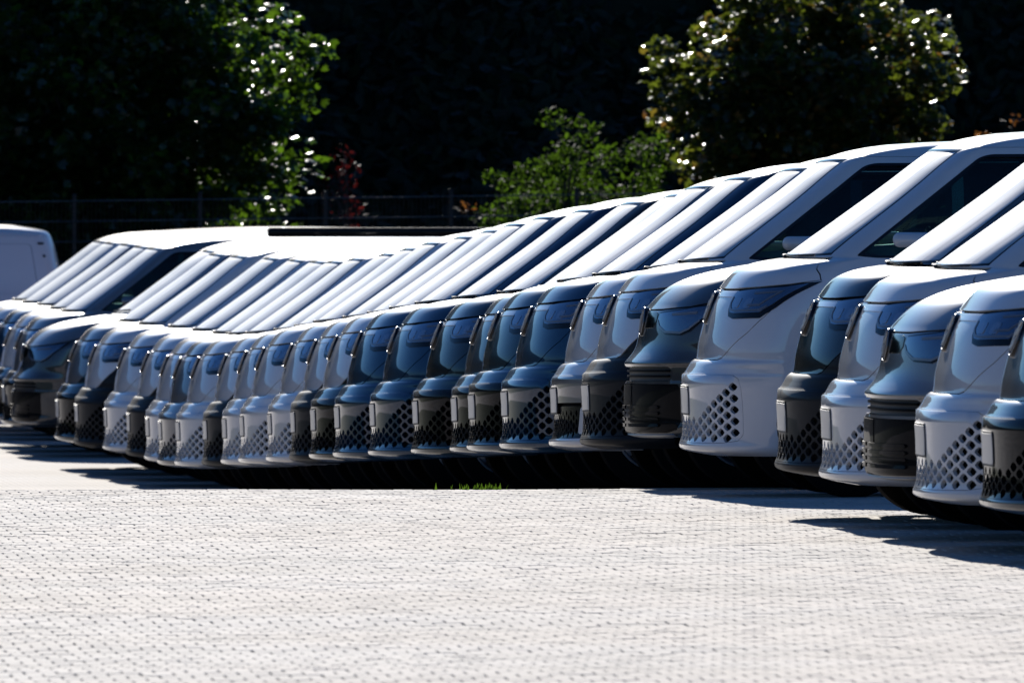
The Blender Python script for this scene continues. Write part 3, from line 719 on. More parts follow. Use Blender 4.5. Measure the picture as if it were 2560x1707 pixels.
# ---------------------------------------------------------------- long-bonnet transporter van
def build_long_van(cargo=False):
    S = Shell(
        xf=[(.24, .10), (.255, .03), (.27, .006), (.30, .0), (.44, .0), (.55, .002), (.558, .010), (.645, .012), (.652, .002), (.665, .0), (.675, .006), (.70, .028), (.735, .055), (.78, .075), (.87, .090), (.955, .108), (.972, .118), (.99, .135), (1.02, .16), (1.065, .205), (1.11, .265), (1.15, .35), (1.185, .46), (1.215, .60), (1.24, .75), (1.262, .90), (1.272, .955), (1.29, .985), (1.60, 1.42), (1.84, 1.75), (1.885, 1.83), (1.915, 1.92), (1.95, 2.08), (1.98, 2.33), (2.00, 2.75)],
        w=[(.24, .90), (.30, .955), (.60, .995), (.95, 1.0), (1.10, .985), (1.22, .965), (1.30, .945), (1.60, .895), (1.85, .835), (1.90, .815), (1.95, .755), (1.98, .67), (2.00, .5)],
        ax=[(.24, .36), (.35, .46), (.65, .46), (.70, .44), (.80, .385), (.97, .42), (1.10, .50), (1.25, .36), (1.30, .32), (1.86, .20), (1.93, .3), (2.00, .6)],
        xr=[(.24, 4.86), (.35, 4.94), (.6, 4.95), (1.1, 4.93), (1.6, 4.84), (1.86, 4.77), (1.93, 4.72), (2.00, 4.35)],
        bx=[(.24, .15), (1.2, .16), (2.00, .3)])
    k = VanKit(S)
    bonnet = k.tz([(0, .974), (.6, .976), (1.0, .990), (1.25, 1.02), (1.45, 1.07), (1.42, 1.12), (1.36, 1.17), (1.27, 1.21), (1.17, 1.24), (1.08, 1.258), (0, 1.262)])
    bonnet_h = k.tz([(0, .964), (.6, .966), (1.0, .980), (1.255, 1.010), (1.46, 1.067), (1.427, 1.123), (1.366, 1.174), (1.277, 1.214), (1.177, 1.244), (1.10, 1.266), (0, 1.270)])
    wind = k.tz([(0, 1.277), (.5, 1.278), (.9, 1.284), (1.0, 1.29), (.95, 1.45), (.90, 1.65), (.85, 1.83), (.84, 1.868), (0, 1.872)])
    arch1, arch2 = k.xz(arch(S, .97, .38, .43, .24)), k.xz(arch(S, 4.10, .38, .43, .24))
    low = k.tz([(0, .262), (.95, .266), (1.08, .285), (1.12, .33), (1.13, .52), (1.10, .545), (0, .548)])
    slot = k.tz([(0, .562), (.98, .562), (1.02, .575), (1.02, .63), (.98, .642), (0, .642)])
    slats = []
    for z in (.300, .335, .370, .405): slats.append(k.tz([(0.05, z), (.86, z), (.88, z + .008), (.86, z + .018), (0.05, z + .018)]))
    body_o = outer_band(S, .24, 1.22)
    door = k.xz([(1.42, .55), (1.46, .36), (2.42, .36), (2.42, 1.216), (1.30, 1.216), (1.36, .80)], .1)
    vg1 = np.unique(np.concatenate([S.v(np.arange(.245, .30, .012)), S.v(np.arange(.31, .54, .03)), S.v(np.arange(.54, .76, .009)), S.v(np.arange(.77, .95, .03)), S.v(np.arange(.95, 1.22, .02))]))
    k.add('lower_body', patch(S, 'lower_body', body_o, [bonnet_h, low, slot, arch1, arch2, door], TG, vg1, .03, side=0, estep=.03), 'lower')
    k.add('bonnet', patch(S, 'bonnet', bonnet, [], None, None, .03, side=0), 'upper')
    k.add('lower_bumper', patch(S, 'lower_bumper', inset(low, .003), [], None, None, .045, side=0, depth=.03, estep=.035), 'bumper_black')
    for s_ in slats: k.add('bumper_slat', patch(S, 'bumper_slat', s_, [], None, None, .07, off=.010, depth=.010, side=0), 'bumper_black')
    k.add('air_intake', patch(S, 'air_intake', inset(slot, .002), [], None, None, .05, off=-.02, depth=0, side=0), 'plastic')
    for z in (.585, .615): k.add('intake_slat', patch(S, 'intake_slat', k.tz([(0, z), (.97, z), (.97, z + .012), (0, z + .012)]), [], None, None, .08, off=-.006, depth=.015, side=0), 'bumper_black')
    k.add('skid_lip', patch(S, 'skid_lip', k.tz([(0, .243), (.85, .243), (1.0, .250), (1.0, .262), (.85, .259), (0, .258)]), [], None, None, .05, off=.006, depth=.02, side=0), 'lip')
    k.add('grille_band', patch(S, 'grille_band', k.tz([(0, .865), (.50, .868), (.56, .90), (.56, .945), (.50, .958), (0, .958)]), [], None, None, .04, off=.003, depth=.012, side=0), 'gloss_black')
    hl = [(.62, .955), (.60, .915), (.66, .865), (.80, .828), (1.02, .822), (1.12, .845), (1.30, .955), (1.34, 1.015), (1.2, .998), (.95, .972)]
    lens = [(.635, .947), (.622, .915), (.675, .875), (.80, .842), (1.015, .837), (1.105, .858), (1.275, .955), (1.31, 1.0), (1.2, .985), (.95, .962)]
    go = [(.618, .905), (.672, .868), (.80, .836), (1.02, .831), (1.108, .853), (1.2, .905), (1.19, .912), (1.10, .864), (1.015, .844), (.80, .849), (.68, .880), (.63, .912)]
    g2 = [(.86, .935), (1.15, .945), (1.15, .957), (.86, .948)]
    for sg in (-1, 1):
        k.add('headlight', patch(S, 'headlight', k.tz(hl), [], None, None, .035, off=.004, depth=.02, side=sg), 'gloss_black',
              [('lens', patch(S, 'lens', k.tz(lens), [], None, None, .035, off=.009, depth=.004, side=sg), 'lens', []),
               ('light_guide', patch(S, 'light_guide', k.tz(go), [], None, None, .03, off=.012, depth=.003, side=sg), 'guide', []),
               ('light_guide', patch(S, 'light_guide', k.tz(g2), [], None, None, .03, off=.012, depth=.003, side=sg), 'guide', [])])
        h = bmesh.new(); add_box(h, (2.24, sg * 1.0, 1.08), (.20, .03, .04), None, .012, 3)
        k.add('front_door', patch(S, 'front_door', inset(door, .0035), [], None, None, .09, side=sg, estep=.05), 'lower', [('door_handle', bm_mesh('door_handle', h, True, 40), 'lower', [])])
    d, e = badge_meshes(S, .905, .085); k.add('badge', d, 'gloss_black', [('emblem', e, 'chrome', [])])
    k.add('plate_holder', patch(S, 'plate_holder', k.tz([(0, .425), (.264, .425), (.264, .54), (0, .54)]), [], None, None, .05, off=.004, depth=.008, side=0), 'bumper_black')
    cab_h = [bonnet_h, wind]
    f1 = rounded([(1.30, 1.285), (1.95, 1.835), (2.02, 1.85), (2.40, 1.853), (2.40, 1.262), (1.42, 1.268)], [.02, .05, .05, .02, .02, .02])
    polys, keys = [f1], ['side_glass']
    if not cargo:
        polys += [rounded([(2.48, 1.262), (2.48, 1.853), (3.50, 1.853), (3.50, 1.256)], .03), rounded([(3.57, 1.256), (3.57, 1.853), (4.45, 1.845), (4.62, 1.262)], .04)]; keys += ['dark_glass'] * 2
    window_set(k, S, cab_h, polys, keys)
    vg2 = np.unique(np.concatenate([S.v(np.arange(1.225, 1.30, .012)), S.v(np.arange(1.30, 1.84, .05)), S.v(np.arange(1.84, 1.885, .012))]))
    k.add('cabin_frame', patch(S, 'cabin_frame', outer_band(S, 1.2205, 1.885), cab_h, TG, vg2, .03, side=0, estep=.03), 'upper')
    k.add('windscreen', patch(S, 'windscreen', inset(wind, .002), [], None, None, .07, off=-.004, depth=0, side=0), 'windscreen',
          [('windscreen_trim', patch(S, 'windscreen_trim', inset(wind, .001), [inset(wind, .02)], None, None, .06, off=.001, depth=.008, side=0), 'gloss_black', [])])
    k.add('roof', roof_mesh(S, 1.887), 'upper')
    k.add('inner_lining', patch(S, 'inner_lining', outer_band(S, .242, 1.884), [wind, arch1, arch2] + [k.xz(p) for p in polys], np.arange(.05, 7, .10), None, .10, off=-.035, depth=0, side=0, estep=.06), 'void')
    for m_ in mirror_meshes(1.62, .93, 1.39): k.add('door_mirror', m_, 'gloss_black')
    bm = bmesh.new(); pts = []
    for u in np.linspace(0, 1, 9):
        q, n = S.frame(np.array([.05 + .75 * u]), np.array([float(S.v(1.284 + .02 * u))])); q = q[0] + n[0] * .014; pts.append((q[0], -q[1], q[2]))
    add_tube(bm, pts, .009, 6); k.add('wiper', bm_mesh('wiper', bm, True, 40), 'plastic')
    for sg in (-1, 1):
        k.add('tail_light', patch(S, 'tail_light', k.xz([(4.80, .85), (4.90, .86), (4.90, 1.32), (4.80, 1.32)]), [], None, None, .05, off=.004, depth=.02, side=sg), 'tail')
        if cargo:
            k.add('air_vent', patch(S, 'air_vent', k.xz([(4.60, 1.79), (4.71, 1.79), (4.71, 1.815), (4.60, 1.815)]), [], None, None, .05, off=.003, depth=.01, side=sg), 'plastic')
            k.add('air_vent', patch(S, 'air_vent', k.xz([(4.655, 1.655), (4.70, 1.655), (4.70, 1.68), (4.655, 1.68)]), [], None, None, .05, off=.003, depth=.01, side=sg), 'plastic')
            for sp in ([(2.62, 1.26), (2.62, 1.80), (4.52, 1.80), (4.60, 1.26)],):
                Pp = k.xz(rounded(sp, .06)); k.add('panel_crease', patch(S, 'panel_crease', Pp, [inset(Pp, .005)], None, None, .06, off=.001, depth=.004, side=sg), 'silver')
    for n_, me, mk in interior_meshes(1.0, 1.27): k.add(n_, me, mk)
    k.add('underbody', underbody_mesh(4.9, .24, .97, 4.10), 'void')
    k.add('wheel_well', wheel_well_mesh(.97), 'void'); k.add('wheel_well', wheel_well_mesh(4.10), 'void')
    k.wheels = [(.97, -.85), (.97, .85), (4.10, -.85), (4.10, .85)]
    return k

KITS = {'round': build_round_van(), 'fog': build_round_van(True), 'long': build_long_van(), 'cargo': build_long_van(True)}

def place_van(kind, X, Y, upper, lower, insert, label, yaw=0.0, dz=0.0, group='vans parked side by side in the long row', name='parked_van'):
    k = KITS[kind]
    sl_ = float(ground_base(Y + .8) - ground_base(Y - .8)) / 1.6
    root = empty(name, (X, Y, ground_z(X, Y) + .06 + dz), (math.atan(sl_), 0, R(yaw)))
    tag(root, label, 'van', group)
    keymap = {'upper': upper, 'lower': lower, 'insert': insert}
    def put(parts, parent):
        for (n, me, mk, subs) in parts:
            put(subs, link(n, me, M[keymap.get(mk, mk)], parent))
    put(k.parts, root)
    for (x, y) in k.wheels:
        w = empty('wheel', (x, y, .294), (0, 0, 0 if y < 0 else math.pi)); w.parent = root
        link('tyre', TYRE, M['rubber'], w); link('rim', RIM, M['rim'], w)
    return root

VANS = [  # kind, X, Y, upper paint, lower paint, grille insert, label
 ('round', 8.09, 83.14, 'silver', 'grey', 'insert_black', 'nearest van in the row, glossy black honeycomb bumper, cut off by the photo edge'),
 ('round', 8.00, 85.57, 'white', 'white', 'white', 'white van with honeycomb bumper, second from the near end, beside the nearest van'),
 ('long', 7.97, 88.00, 'silver', 'silver', 'insert_black', 'silver van with angular headlight and black slatted bumper between two white vans'),
 ('round', 7.97, 90.42, 'white', 'white', 'white', 'white van with honeycomb bumper just behind the silver angular van'),
 ('round', 7.95, 92.85, 'black', 'matt_grey', 'matt_grey', 'black van with plain dark grey bumper and white number plate before the gap'),
 ('round', 7.95, 99.19, 'white', 'white', 'white', 'white van whose whole front flank shows, first beyond the gap in the row'),
 ('long', 7.85, 102.06, 'grey', 'grey', 'insert_black', 'dark grey van with angular headlight behind the white van at the gap'),
 ('round', 7.82, 104.93, 'white', 'matt_grey', 'matt_grey', 'white over dark grey van with plain bumper beside the dark grey angular van'),
 ('fog', 7.84, 107.80, 'white', 'white', 'silver', 'white van with smooth upper bumper panel and pale corner blades in a black grille'),
 ('round', 7.74, 110.67, 'blue', 'blue', 'blue', 'dark blue van beside the white van with corner blades, nearest of the blue vans'),
 ('round', 7.73, 113.54, 'petrol', 'blue', 'insert_black', 'dark van with black honeycomb bumper next behind the nearest blue van'),
 ('round', 7.81, 116.40, 'grey', 'grey', 'insert_black', 'dark grey van with grey bumper ledge and black honeycomb, second behind the nearest blue van'),
 ('round', 7.74, 119.27, 'black', 'petrol', 'insert_black', 'black green van with black honeycomb bumper in front of the pair of blue vans'),
 ('round', 7.63, 122.15, 'blue', 'blue', 'blue', 'dark blue van with blue honeycomb bumper, nearer of the pair behind the black green van'),
 ('round', 7.56, 125.02, 'blue', 'blue', 'blue', 'dark blue van with blue honeycomb bumper, farther of the pair behind the black green van'),
 ('round', 7.56, 127.88, 'white', 'black', 'insert_black', 'pale topped van with black honeycomb bumper just behind the pair of blue vans'),
 ('round', 7.58, 130.75, 'white', 'matt_grey', 'matt_grey', 'white over dark grey van with plain bumper in front of three white vans mid row'),
 ('round', 7.57, 133.62, 'white', 'white', 'white', 'white van mid row, nearest of three white ones between two grey bumpered vans'),
 ('round', 7.52, 136.49, 'white', 'white', 'white', 'white van mid row, middle of three white ones between two grey bumpered vans'),
 ('round', 7.54, 139.35, 'white', 'white', 'white', 'white van mid row, farthest of three white ones between two grey bumpered vans'),
 ('round', 7.54, 142.22, 'white', 'matt_grey', 'matt_grey', 'white over dark grey van with plain bumper behind the three white vans mid row'),
 ('round', 7.47, 145.09, 'white', 'white', 'white', 'white van at the low middle of the row, first behind a grey bumpered van'),
 ('round', 7.46, 147.80, 'silver', 'silver', 'silver', 'silver van squeezed between two white vans at the low middle of the row'),
 ('round', 7.49, 150.51, 'white', 'white', 'white', 'white van at the low middle of the row, just behind the silver honeycomb van'),
 ('round', 7.46, 153.21, 'white', 'matt_grey', 'matt_grey', 'white over dark grey van with plain bumper, lowest of the left part of the row'),
 ('round', 7.39, 155.93, 'white', 'white', 'white', 'white honeycomb van between two grey bumpered vans in the left part of the row'),
 ('round', 7.26, 158.64, 'white', 'matt_grey', 'matt_grey', 'white over dark grey van whose dark flank shows beside a dark honeycomb van'),
 ('round', 7.21, 161.35, 'silver', 'petrol', 'insert_black', 'dark honeycomb van in front of the angular van with the roof awning'),
 ('long', 7.08, 167.92, 'silver', 'grey', 'insert_black', 'grey van with angular headlight and a long black awning box on its roof'),
 ('round', 7.11, 170.67, 'silver', 'grey', 'insert_black', 'dark bumpered van directly behind the angular van with the roof awning'),
 ('round', 7.12, 173.42, 'white', 'grey', 'insert_black', 'pale nosed van second behind the angular van with the roof awning'),
 ('round', 7.17, 177.39, 'blue', 'blue', 'blue', 'dark blue van at the left edge, nose cut off by the photo edge'),
 ('round', 7.14, 180.14, 'white', 'white', 'white', 'van showing only its windscreen just behind the dark blue van at the left edge'),
 ('round', 7.16, 182.90, 'white', 'white', 'white', 'van showing only its windscreen between two others at the left edge of the row'),
 ('long', 7.18, 185.65, 'red', 'red', 'insert_black', 'farthest van of the row, a thin reddish roof edge above the other roofs'),
]
VR = []
for i, v in enumerate(VANS):
    VR.append(place_van(*v, yaw=rng.normal(0, .25)))
place_van('cargo', 3.77, 192.6, 'white', 'white', 'white', 'white panel van seen from behind its rear corner at the far left edge', group=None)
# ------------------------------------------------------------------ camper fittings on the awning van
def fit_awning(root):
    bm = bmesh.new(); add_box(bm, (3.75, -.76, 2.045), (2.75, .13, .09), None, .025, 3)
    link('awning_box', bm_mesh('awning_box', bm, True, 40), M['bumper_black'], root)
    bm = bmesh.new(); add_box(bm, (3.2, .2, 2.05), (.28, .04, .07), None, .015, 2); add_box(bm, (3.25, .2, 2.02), (.20, .06, .02), None, .006)
    link('roof_aerial', bm_mesh('roof_aerial', bm, True, 40), M['plastic'], root)
fit_awning(VR[28])

# ------------------------------------------------------------------ mesh fence behind the lot
def build_fence():
    F0 = Vector((7.83, 203.0)); n = 16; pitch = 1.44; tilt = .018
    root = empty('mesh_fence', (F0.x, F0.y, 0)); tag(root, 'dark steel mesh fence with thin bright rails behind the parked vans', 'fence')
    pm = None; bar = None
    M['fence'] = pbr('fence_coating', (.008, .010, .013), .5, spec=.3)
    M['fence_wire'] = pbr('fence_wire', (.10, .11, .12), .35, metal=.7)
    bmp = bmesh.new(); add_box(bmp, (0, 0, 1.2), (.05, .04, 2.46), None, .006); add_box(bmp, (0, 0, 2.445), (.055, .045, .03), None, .008)
    pm = bm_mesh('post', bmp)
    br = bmesh.new(); add_tube(br, [(0, -.03, 0), (pitch, -.03, tilt)], .008, 6); rail = bm_mesh('rail', br, True)
    bw = bmesh.new()
    for k in range(1, 29): add_box(bw, (k * pitch / 29, -.02, 1.2 + tilt * k / 29), (.005, .005, 2.36))
    wires = bm_mesh('upright_wires', bw)
    for i in range(-3, n):
        zb = -1.15 + .018 * i
        p = link('post', pm, M['fence'], root); p.location = (i * pitch, 0, zb)
        if i < n - 1:
            for r in range(11):
                o = link('rail', rail, M['fence_wire'], root); o.location = (i * pitch, 0, zb + .06 + .232 * r + .0)
            o = link('upright_wires', wires, M['fence'], root); o.location = (i * pitch, 0, zb); o['kind'] = 'stuff'
build_fence()

# ------------------------------------------------------------------ leaves
def leaf_mat(name, rgb, trans, rough=.28, var=.5, spec=.5, autumn=None):
    m, t, out = nmat(name)
    p = t.nodes.new('ShaderNodeBsdfPrincipled'); p.inputs['Roughness'].default_value = rough; p.inputs['Specular IOR Level'].default_value = spec
    tl = t.nodes.new('ShaderNodeBsdfTranslucent')
    a = t.nodes.new('ShaderNodeAttribute'); a.attribute_name = 'tone'
    def ramp(c):
        r = t.nodes.new('ShaderNodeValToRGB'); e = r.color_ramp.elements
        e[0].position = 0; e[0].color = (*[x * (1 - var) for x in c], 1); e[1].position = .82; e[1].color = (*[x * (1 + var * .6) for x in c], 1)
        if autumn: q = e.new(1.0); q.color = (*autumn, 1)
        t.links.new(a.outputs['Fac'], r.inputs[0]); return r
    t.links.new(ramp(rgb).outputs[0], p.inputs['Base Color']); t.links.new(ramp(trans).outputs[0], tl.inputs['Color'])
    ad = t.nodes.new('ShaderNodeAddShader'); t.links.new(p.outputs[0], ad.inputs[0]); t.links.new(tl.outputs[0], ad.inputs[1])
    t.links.new(ad.outputs[0], out.inputs['Surface'])
    return m
M['leaf_maple'] = leaf_mat('maple_leaves', (.011, .020, .004), (.05, .10, .005), .33, spec=.4)
M['leaf_bronze'] = leaf_mat('bronze_leaves', (.012, .019, .005), (.065, .085, .007), .34, spec=.35, autumn=(.13, .06, .012))
M['leaf_bush'] = leaf_mat('bush_leaves', (.014, .031, .006), (.04, .078, .005), .7, spec=.04)
M['leaf_red'] = leaf_mat('red_leaves', (.03, .005, .004), (.05, .005, .004), .6, spec=.08)
M['leaf_rust'] = leaf_mat('rust_leaves', (.05, .022, .006), (.13, .05, .010), .5, spec=.2)
M['leaf_forest'] = leaf_mat('forest_leaves', (.012, .018, .008), (.010, .016, .004), .55, spec=.12)
M['bark'] = pbr('bark', (.05, .042, .033), .9, noise_amt=.4, noise_scale=12, bump=.6, bump_scale=30)

MAPLE = np.array([(0, 0), (.30, .10), (.52, .30), (.30, .42), (.34, .78), (.10, .66), (0, 1.0), (-.10, .66), (-.34, .78), (-.30, .42), (-.52, .30), (-.30, .10)])
OVAL = np.array([(0, 0), (.20, .25), (.24, .55), (.10, .85), (0, 1.0), (-.10, .85), (-.24, .55), (-.20, .25)])
def leaf_cloud(name, pts, nrm, size, shape, jitter=.6):
    n = len(pts); k = len(shape)
    up = nrm + rng.normal(0, jitter, (n, 3)); up /= np.linalg.norm(up, axis=1)[:, None]
    a = rng.normal(0, 1, (n, 3)); a -= up * (a * up).sum(1)[:, None]; a /= np.linalg.norm(a, axis=1)[:, None]
    b = np.cross(up, a); s = (size * rng.uniform(.65, 1.25, n))[:, None]
    V = np.zeros((n, k, 3))
    for i, (u, w) in enumerate(shape):
        V[:, i] = pts + a * (w - .5) * s + b * u * s - up * (abs(u) * .45 + (w - .4) ** 2 * .35) * s * rng.uniform(.2, 1.0, n)[:, None]
    V = V.reshape(-1, 3)
    half = k // 2
    F = []
    for i in range(n):
        o = i * k
        F.append(tuple(o + j for j in range(half + 1))); F.append((o + half,) + tuple(o + j for j in range(half + 1, k)) + (o,))
    me = bpy.data.meshes.new(name); me.from_pydata(V.tolist(), [], F); me.update()
    at = me.attributes.new('tone', 'FLOAT', 'POINT'); at.data.foreach_set('value', np.repeat(rng.uniform(0, 1, n), k))
    return me
def crown_points(c, r, n, nclump, clump_r, shell=.62, gap=None):
    c = np.array(c); r = np.array(r); out = []
    d = rng.normal(0, 1, (nclump, 3)); d /= np.linalg.norm(d, axis=1)[:, None]
    rad = rng.uniform(shell, 1.18, nclump) ** .9
    cc = c + d * rad[:, None] * r
    per = np.maximum(8, (rng.uniform(.4, 1.6, nclump) * n / nclump)).astype(int)
    for q, m in zip(cc, per):
        e = rng.normal(0, 1, (m, 3)); e /= np.linalg.norm(e, axis=1)[:, None]
        out.append(q + e * (rng.uniform(0, 1, (m, 1)) ** .45) * clump_r * rng.uniform(.7, 1.3) * np.array([1, 1, .7]))
    e = rng.normal(0, 1, (int(n * .45), 3)); e /= np.linalg.norm(e, axis=1)[:, None]
    out.append(c + e * (rng.uniform(0, 1, (len(e), 1)) ** .4) * r * .74)
    return np.vstack(out), cc
def tree(name, base, crown_c, crown_r, nleaf, nclump, clump_r, size, shape, mat, label, cat='tree', trunk_r=.10, group=None, part='crown'):
    root = empty(name, base); tag(root, label, cat, group)
    b = Vector(base)
    pts, cc = crown_points(np.array(crown_c) - np.array(base), crown_r, nleaf, nclump, clump_r)
    up = np.tile(np.array([0, 0, 1.0]), (len(pts), 1))
    cr = link(part, leaf_cloud('crown', pts, up, size, shape), mat, root); cr['kind'] = 'stuff'
    bm = bmesh.new(); c = Vector(crown_c) - b
    top = c + Vector((0, 0, crown_r[2] * .55))
    trunk = [Vector((0, 0, -.1)), Vector((.04, .02, c.z * .35)), Vector((c.x * .6, c.y * .6 + .03, c.z * .8)), top]
    add_tube(bm, trunk, [trunk_r, trunk_r * .8, trunk_r * .6, trunk_r * .2], 10)
    for q in cc[::max(1, len(cc) // 26)]:
        q = Vector(q); s0 = trunk[1].lerp(trunk[3], min(.9, max(0.1, (q.z - trunk[1].z) / max(.5, top.z - trunk[1].z) * .6)))
        mid = s0.lerp(q, .5) + Vector((0, 0, .12)); add_tube(bm, [s0, mid, q], [trunk_r * .3, trunk_r * .18, .006], 6)
    link('trunk', bm_mesh('trunk', bm, True), M['bark'], root)
    return root
GZ = -1.04
tree('maple_tree', (9.7, 212, GZ), (9.7, 212, 2.7), (2.42, 2.3, 2.8), 26000, 420, .40, .145, MAPLE, M['leaf_maple'], 'large dark leafy tree with glossy sunlit leaves filling the upper left', trunk_r=.14)
tree('maple_tree', (18.1, 209, GZ), (18.1, 209, 2.5), (1.55, 1.55, 1.5), 13000, 210, .31, .125, MAPLE, M['leaf_bronze'], 'round dark tree with bronze green glossy leaves behind the vans at upper right', trunk_r=.10)
tree('bush', (15.16, 206.5, GZ), (15.16, 206.5, .85), (.78, .7, 1.32), 3600, 70, .22, .085, OVAL, M['leaf_bush'], 'tallest bushy green shrub behind the fence between the two trees', 'shrub', .05, part='foliage')
tree('bush', (15.95, 207.2, GZ), (15.95, 207.2, .75), (.85, .7, 1.2), 3300, 64, .22, .085, OVAL, M['leaf_bush'], 'green shrub at the foot of the bronze leaved tree', 'shrub', .05, part='foliage')
tree('bush', (14.45, 206.0, GZ), (14.45, 206.0, .5), (.5, .45, 1.2), 1900, 40, .17, .08, OVAL, M['leaf_bush'], 'narrow green shrub on the left side of the tallest bushy shrub', 'shrub', .03, part='foliage')
tree('red_shrub', (12.68, 207.5, GZ), (12.68, 207.5, 1.25), (.20, .2, .55), 110, 20, .16, .075, OVAL, M['leaf_red'], 'thin red leaved shrub right of the large left tree', 'shrub', .018, part='foliage')
tree('red_shrub', (12.5, 206.4, GZ), (12.5, 206.4, .35), (.75, .4, .55), 300, 40, .15, .075, OVAL, M['leaf_red'], 'low red tinged shrub behind the fence left of the green shrubs', 'shrub', .018, part='foliage')
tree('rust_shrub', (13.95, 205.3, GZ), (13.95, 205.3, .35), (.28, .3, .75), 620, 34, .14, .075, OVAL, M['leaf_rust'], 'rust coloured low shrub behind the fence beside the narrow green shrub', 'shrub', .02, part='foliage')
tree('rust_shrub', (20.4, 208.5, GZ), (20.45, 208.5, 1.30), (.35, .4, .95), 480, 34, .16, .085, OVAL, M['leaf_rust'], 'rust coloured shrub rising above the van roofs at the right edge', 'shrub', .03, part='foliage')

# ------------------------------------------------------------------ dark wood behind
def forest():
    V, F = [], []; xs = np.linspace(-190, 170, 180); ys = np.concatenate([np.linspace(221, 229, 14), np.linspace(231, 300, 12)])
    for y in ys:
        for x in xs:
            u = np.clip((y - 222.5) / 4, 0, 1); h = (6.1 + 8.0 * np.clip((11.4 - x) / 2.2, 0, 1)) * u * u * (3 - 2 * u)  # left part raised above the view to shade the maple and darken reflections
            V.append((x, y, GZ - .3 + h + .4 * noise.noise(Vector((x * .3, y * .3, 0)))))
    nx = len(xs)
    for j in range(len(ys) - 1):
        for i in range(nx - 1): F.append((j * nx + i, j * nx + i + 1, (j + 1) * nx + i + 1, (j + 1) * nx + i))
    o = link('forest_bank', mesh('forest_bank', V, F, True), M['earth']); tag(o, kind='structure')
    def cloud(n, x0, x1):
        x = rng.uniform(x0, x1, n); d = rng.uniform(0, 1, n) ** .8; y = 216.5 + 9.5 * d
        zmax = 4.9 - .64 * (226.3 - y) + .35 * np.sin(x * 1.7) - .2
        z = np.where(rng.uniform(0, 1, n) < .55, zmax - rng.uniform(0, .5, n), rng.uniform(GZ, 4.5, n))
        z = np.where(x < 11.4, GZ + (z - GZ) * (1 + 1.25 * np.clip((11.4 - x) / 2.2, 0, 1)), z)  # leaf wall heightened on the left, out of view, for its shade
        k = ((z < zmax) | (x < 11.4)) & (z > GZ); return np.stack([x, y, z], 1)[k]
    P = cloud(42000, 3, 30); up = np.tile(np.array([0, -.7, .7]), (len(P), 1))
    f = link('dark_wood', leaf_cloud('dark_wood', P, up, .26, OVAL, .55), M['leaf_forest']); tag(f, kind='stuff')
    P = np.vstack([cloud(30000, -170, 3), cloud(16000, 30, 150)]); up = np.tile(np.array([0, -.7, .7]), (len(P), 1))
    f = link('outer_wood', leaf_cloud('outer_wood', P, up, .6, OVAL, .55), M['leaf_forest']); tag(f, kind='stuff')
forest()
def unseen_wood():
    """unseen wood added round the left side and behind the viewer to darken reflections, 70 m and more away"""
    path = [(-75, 225), (-80, 120), (-78, 20), (-70, -55), (0, -75), (80, -70)]; V, F = [], []; pts = []
    L = resample_open(path, 4.0); sec = [(0, 0), (3, 3.5), (5, 6.0), (8, 7.0), (30, 7.2)]
    for i, p in enumerate(L):
        a, b = Vector(L[max(0, i - 1)]), Vector(L[min(len(L) - 1, i + 1)]); d = (b - a).normalized(); n = Vector((d.y, -d.x))
        for s, h in sec: V.append((p[0] + n.x * s, p[1] + n.y * s, GZ - .3 + h + .5 * noise.noise(Vector((p[0] * .2, p[1] * .2, s)))))
        for q in range(120):
            s = rng.uniform(-1.5, 8); u = rng.uniform(-2, 2); h = np.interp(s, [-1.5, 0, 3, 5, 8], [0, 2.0, 4.8, 7.0, 8.2]) * rng.uniform(.55, 1.05)
            pts.append((p[0] + n.x * s + d.x * u, p[1] + n.y * s + d.y * u, GZ + h))
    k = len(sec); F = [(i * k + j, (i + 1) * k + j, (i + 1) * k + j + 1, i * k + j + 1) for i in range(len(L) - 1) for j in range(k - 1)]
    tag(link('unseen_bank', mesh('unseen_bank', V, F, True), M['earth']), kind='structure')
    P = np.array(pts); up = np.tile(np.array([0, 0, 1.0]), (len(P), 1))
    tag(link('unseen_wood', leaf_cloud('unseen_wood', P, up, .75, OVAL, .6), M['leaf_forest']), kind='stuff')
def resample_open(p, step):
    r = []
    for (a, b) in zip(p[:-1], p[1:]):
        n = max(1, int(math.hypot(b[0] - a[0], b[1] - a[1]) / step)); r += [(a[0] + (b[0] - a[0]) * i / n, a[1] + (b[1] - a[1]) * i / n) for i in range(n)]
    return r + [p[-1]]
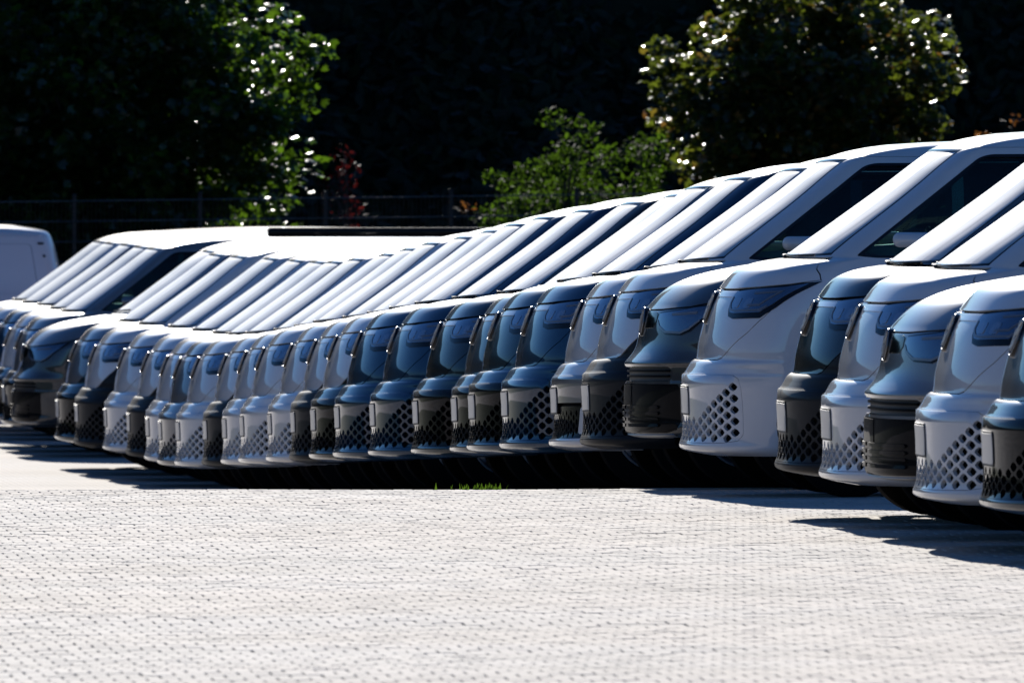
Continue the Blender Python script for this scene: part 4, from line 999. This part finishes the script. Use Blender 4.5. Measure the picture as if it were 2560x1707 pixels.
unseen_wood()
# grass behind the fence line
def verge():
    xs = np.linspace(-30, 60, 60); ys = np.linspace(197, 221, 14); V = [(x, y, -.97 + .03 * noise.noise(Vector((x, y, 0))) + .02 + max(0, (y - 200) * .004)) for y in ys for x in xs]
    nx = len(xs); F = [(j * nx + i, j * nx + i + 1, (j + 1) * nx + i + 1, (j + 1) * nx + i) for j in range(len(ys) - 1) for i in range(nx - 1)]
    o = link('verge', mesh('verge', V, F, True), M['earth']); tag(o, kind='structure')
verge()

# ------------------------------------------------------------------ weeds in the paving
def tuft(name, x, y, n, h, spread, label, mat='grass', group=None):
    z = ground_z(x, y) + float(ground_wave(x, y)) * (1 if y < 103 else 0); V, F = [], []
    for i in range(n):
        px, py = rng.normal(0, spread), rng.normal(0, .03); a = rng.uniform(0, 6.28); hh = h * rng.uniform(.4, 1.1); l = rng.uniform(.1, .55) * hh; w = .005 + .004 * rng.random()
        dx, dy = math.cos(a), math.sin(a); b = len(V)
        for u in (0, .5, 1):
            cx, cy, cz = px + dx * l * u * u, py + dy * l * u * u, hh * u; ww = w * (1 - u * .95)
            V += [(cx - dy * ww, cy + dx * ww, cz), (cx + dy * ww, cy - dx * ww, cz)]
        F += [(b, b + 1, b + 3, b + 2), (b + 2, b + 3, b + 5, b + 4)]
    o = link(name, mesh(name, V, F), M[mat]); o.location = (x, y, z - .004); tag(o, label, 'weed', group); return o

M['blade'] = leaf_mat('grass_blade', (.04, .085, .012), (.10, .19, .015), .8, spec=.02)
tuft('grass_strip', 7.03, 102.75, 70, .042, .08, 'strip of low grass growing along the paving edge below the middle of the row', mat='blade')['kind'] = 'stuff'
tuft('weed', 8.05, 76.3, 16, .05, .02, 'small dark weed in the paving joints at the lower right, left of two others', mat='weed')
tuft('weed', 8.33, 76.2, 14, .05, .02, 'small dark weed in the paving joints at the lower right, middle one of three', mat='weed')
tuft('weed', 8.55, 76.2, 18, .06, .025, 'small dark weed in the paving joints at the lower right, nearest the photo edge', mat='weed')
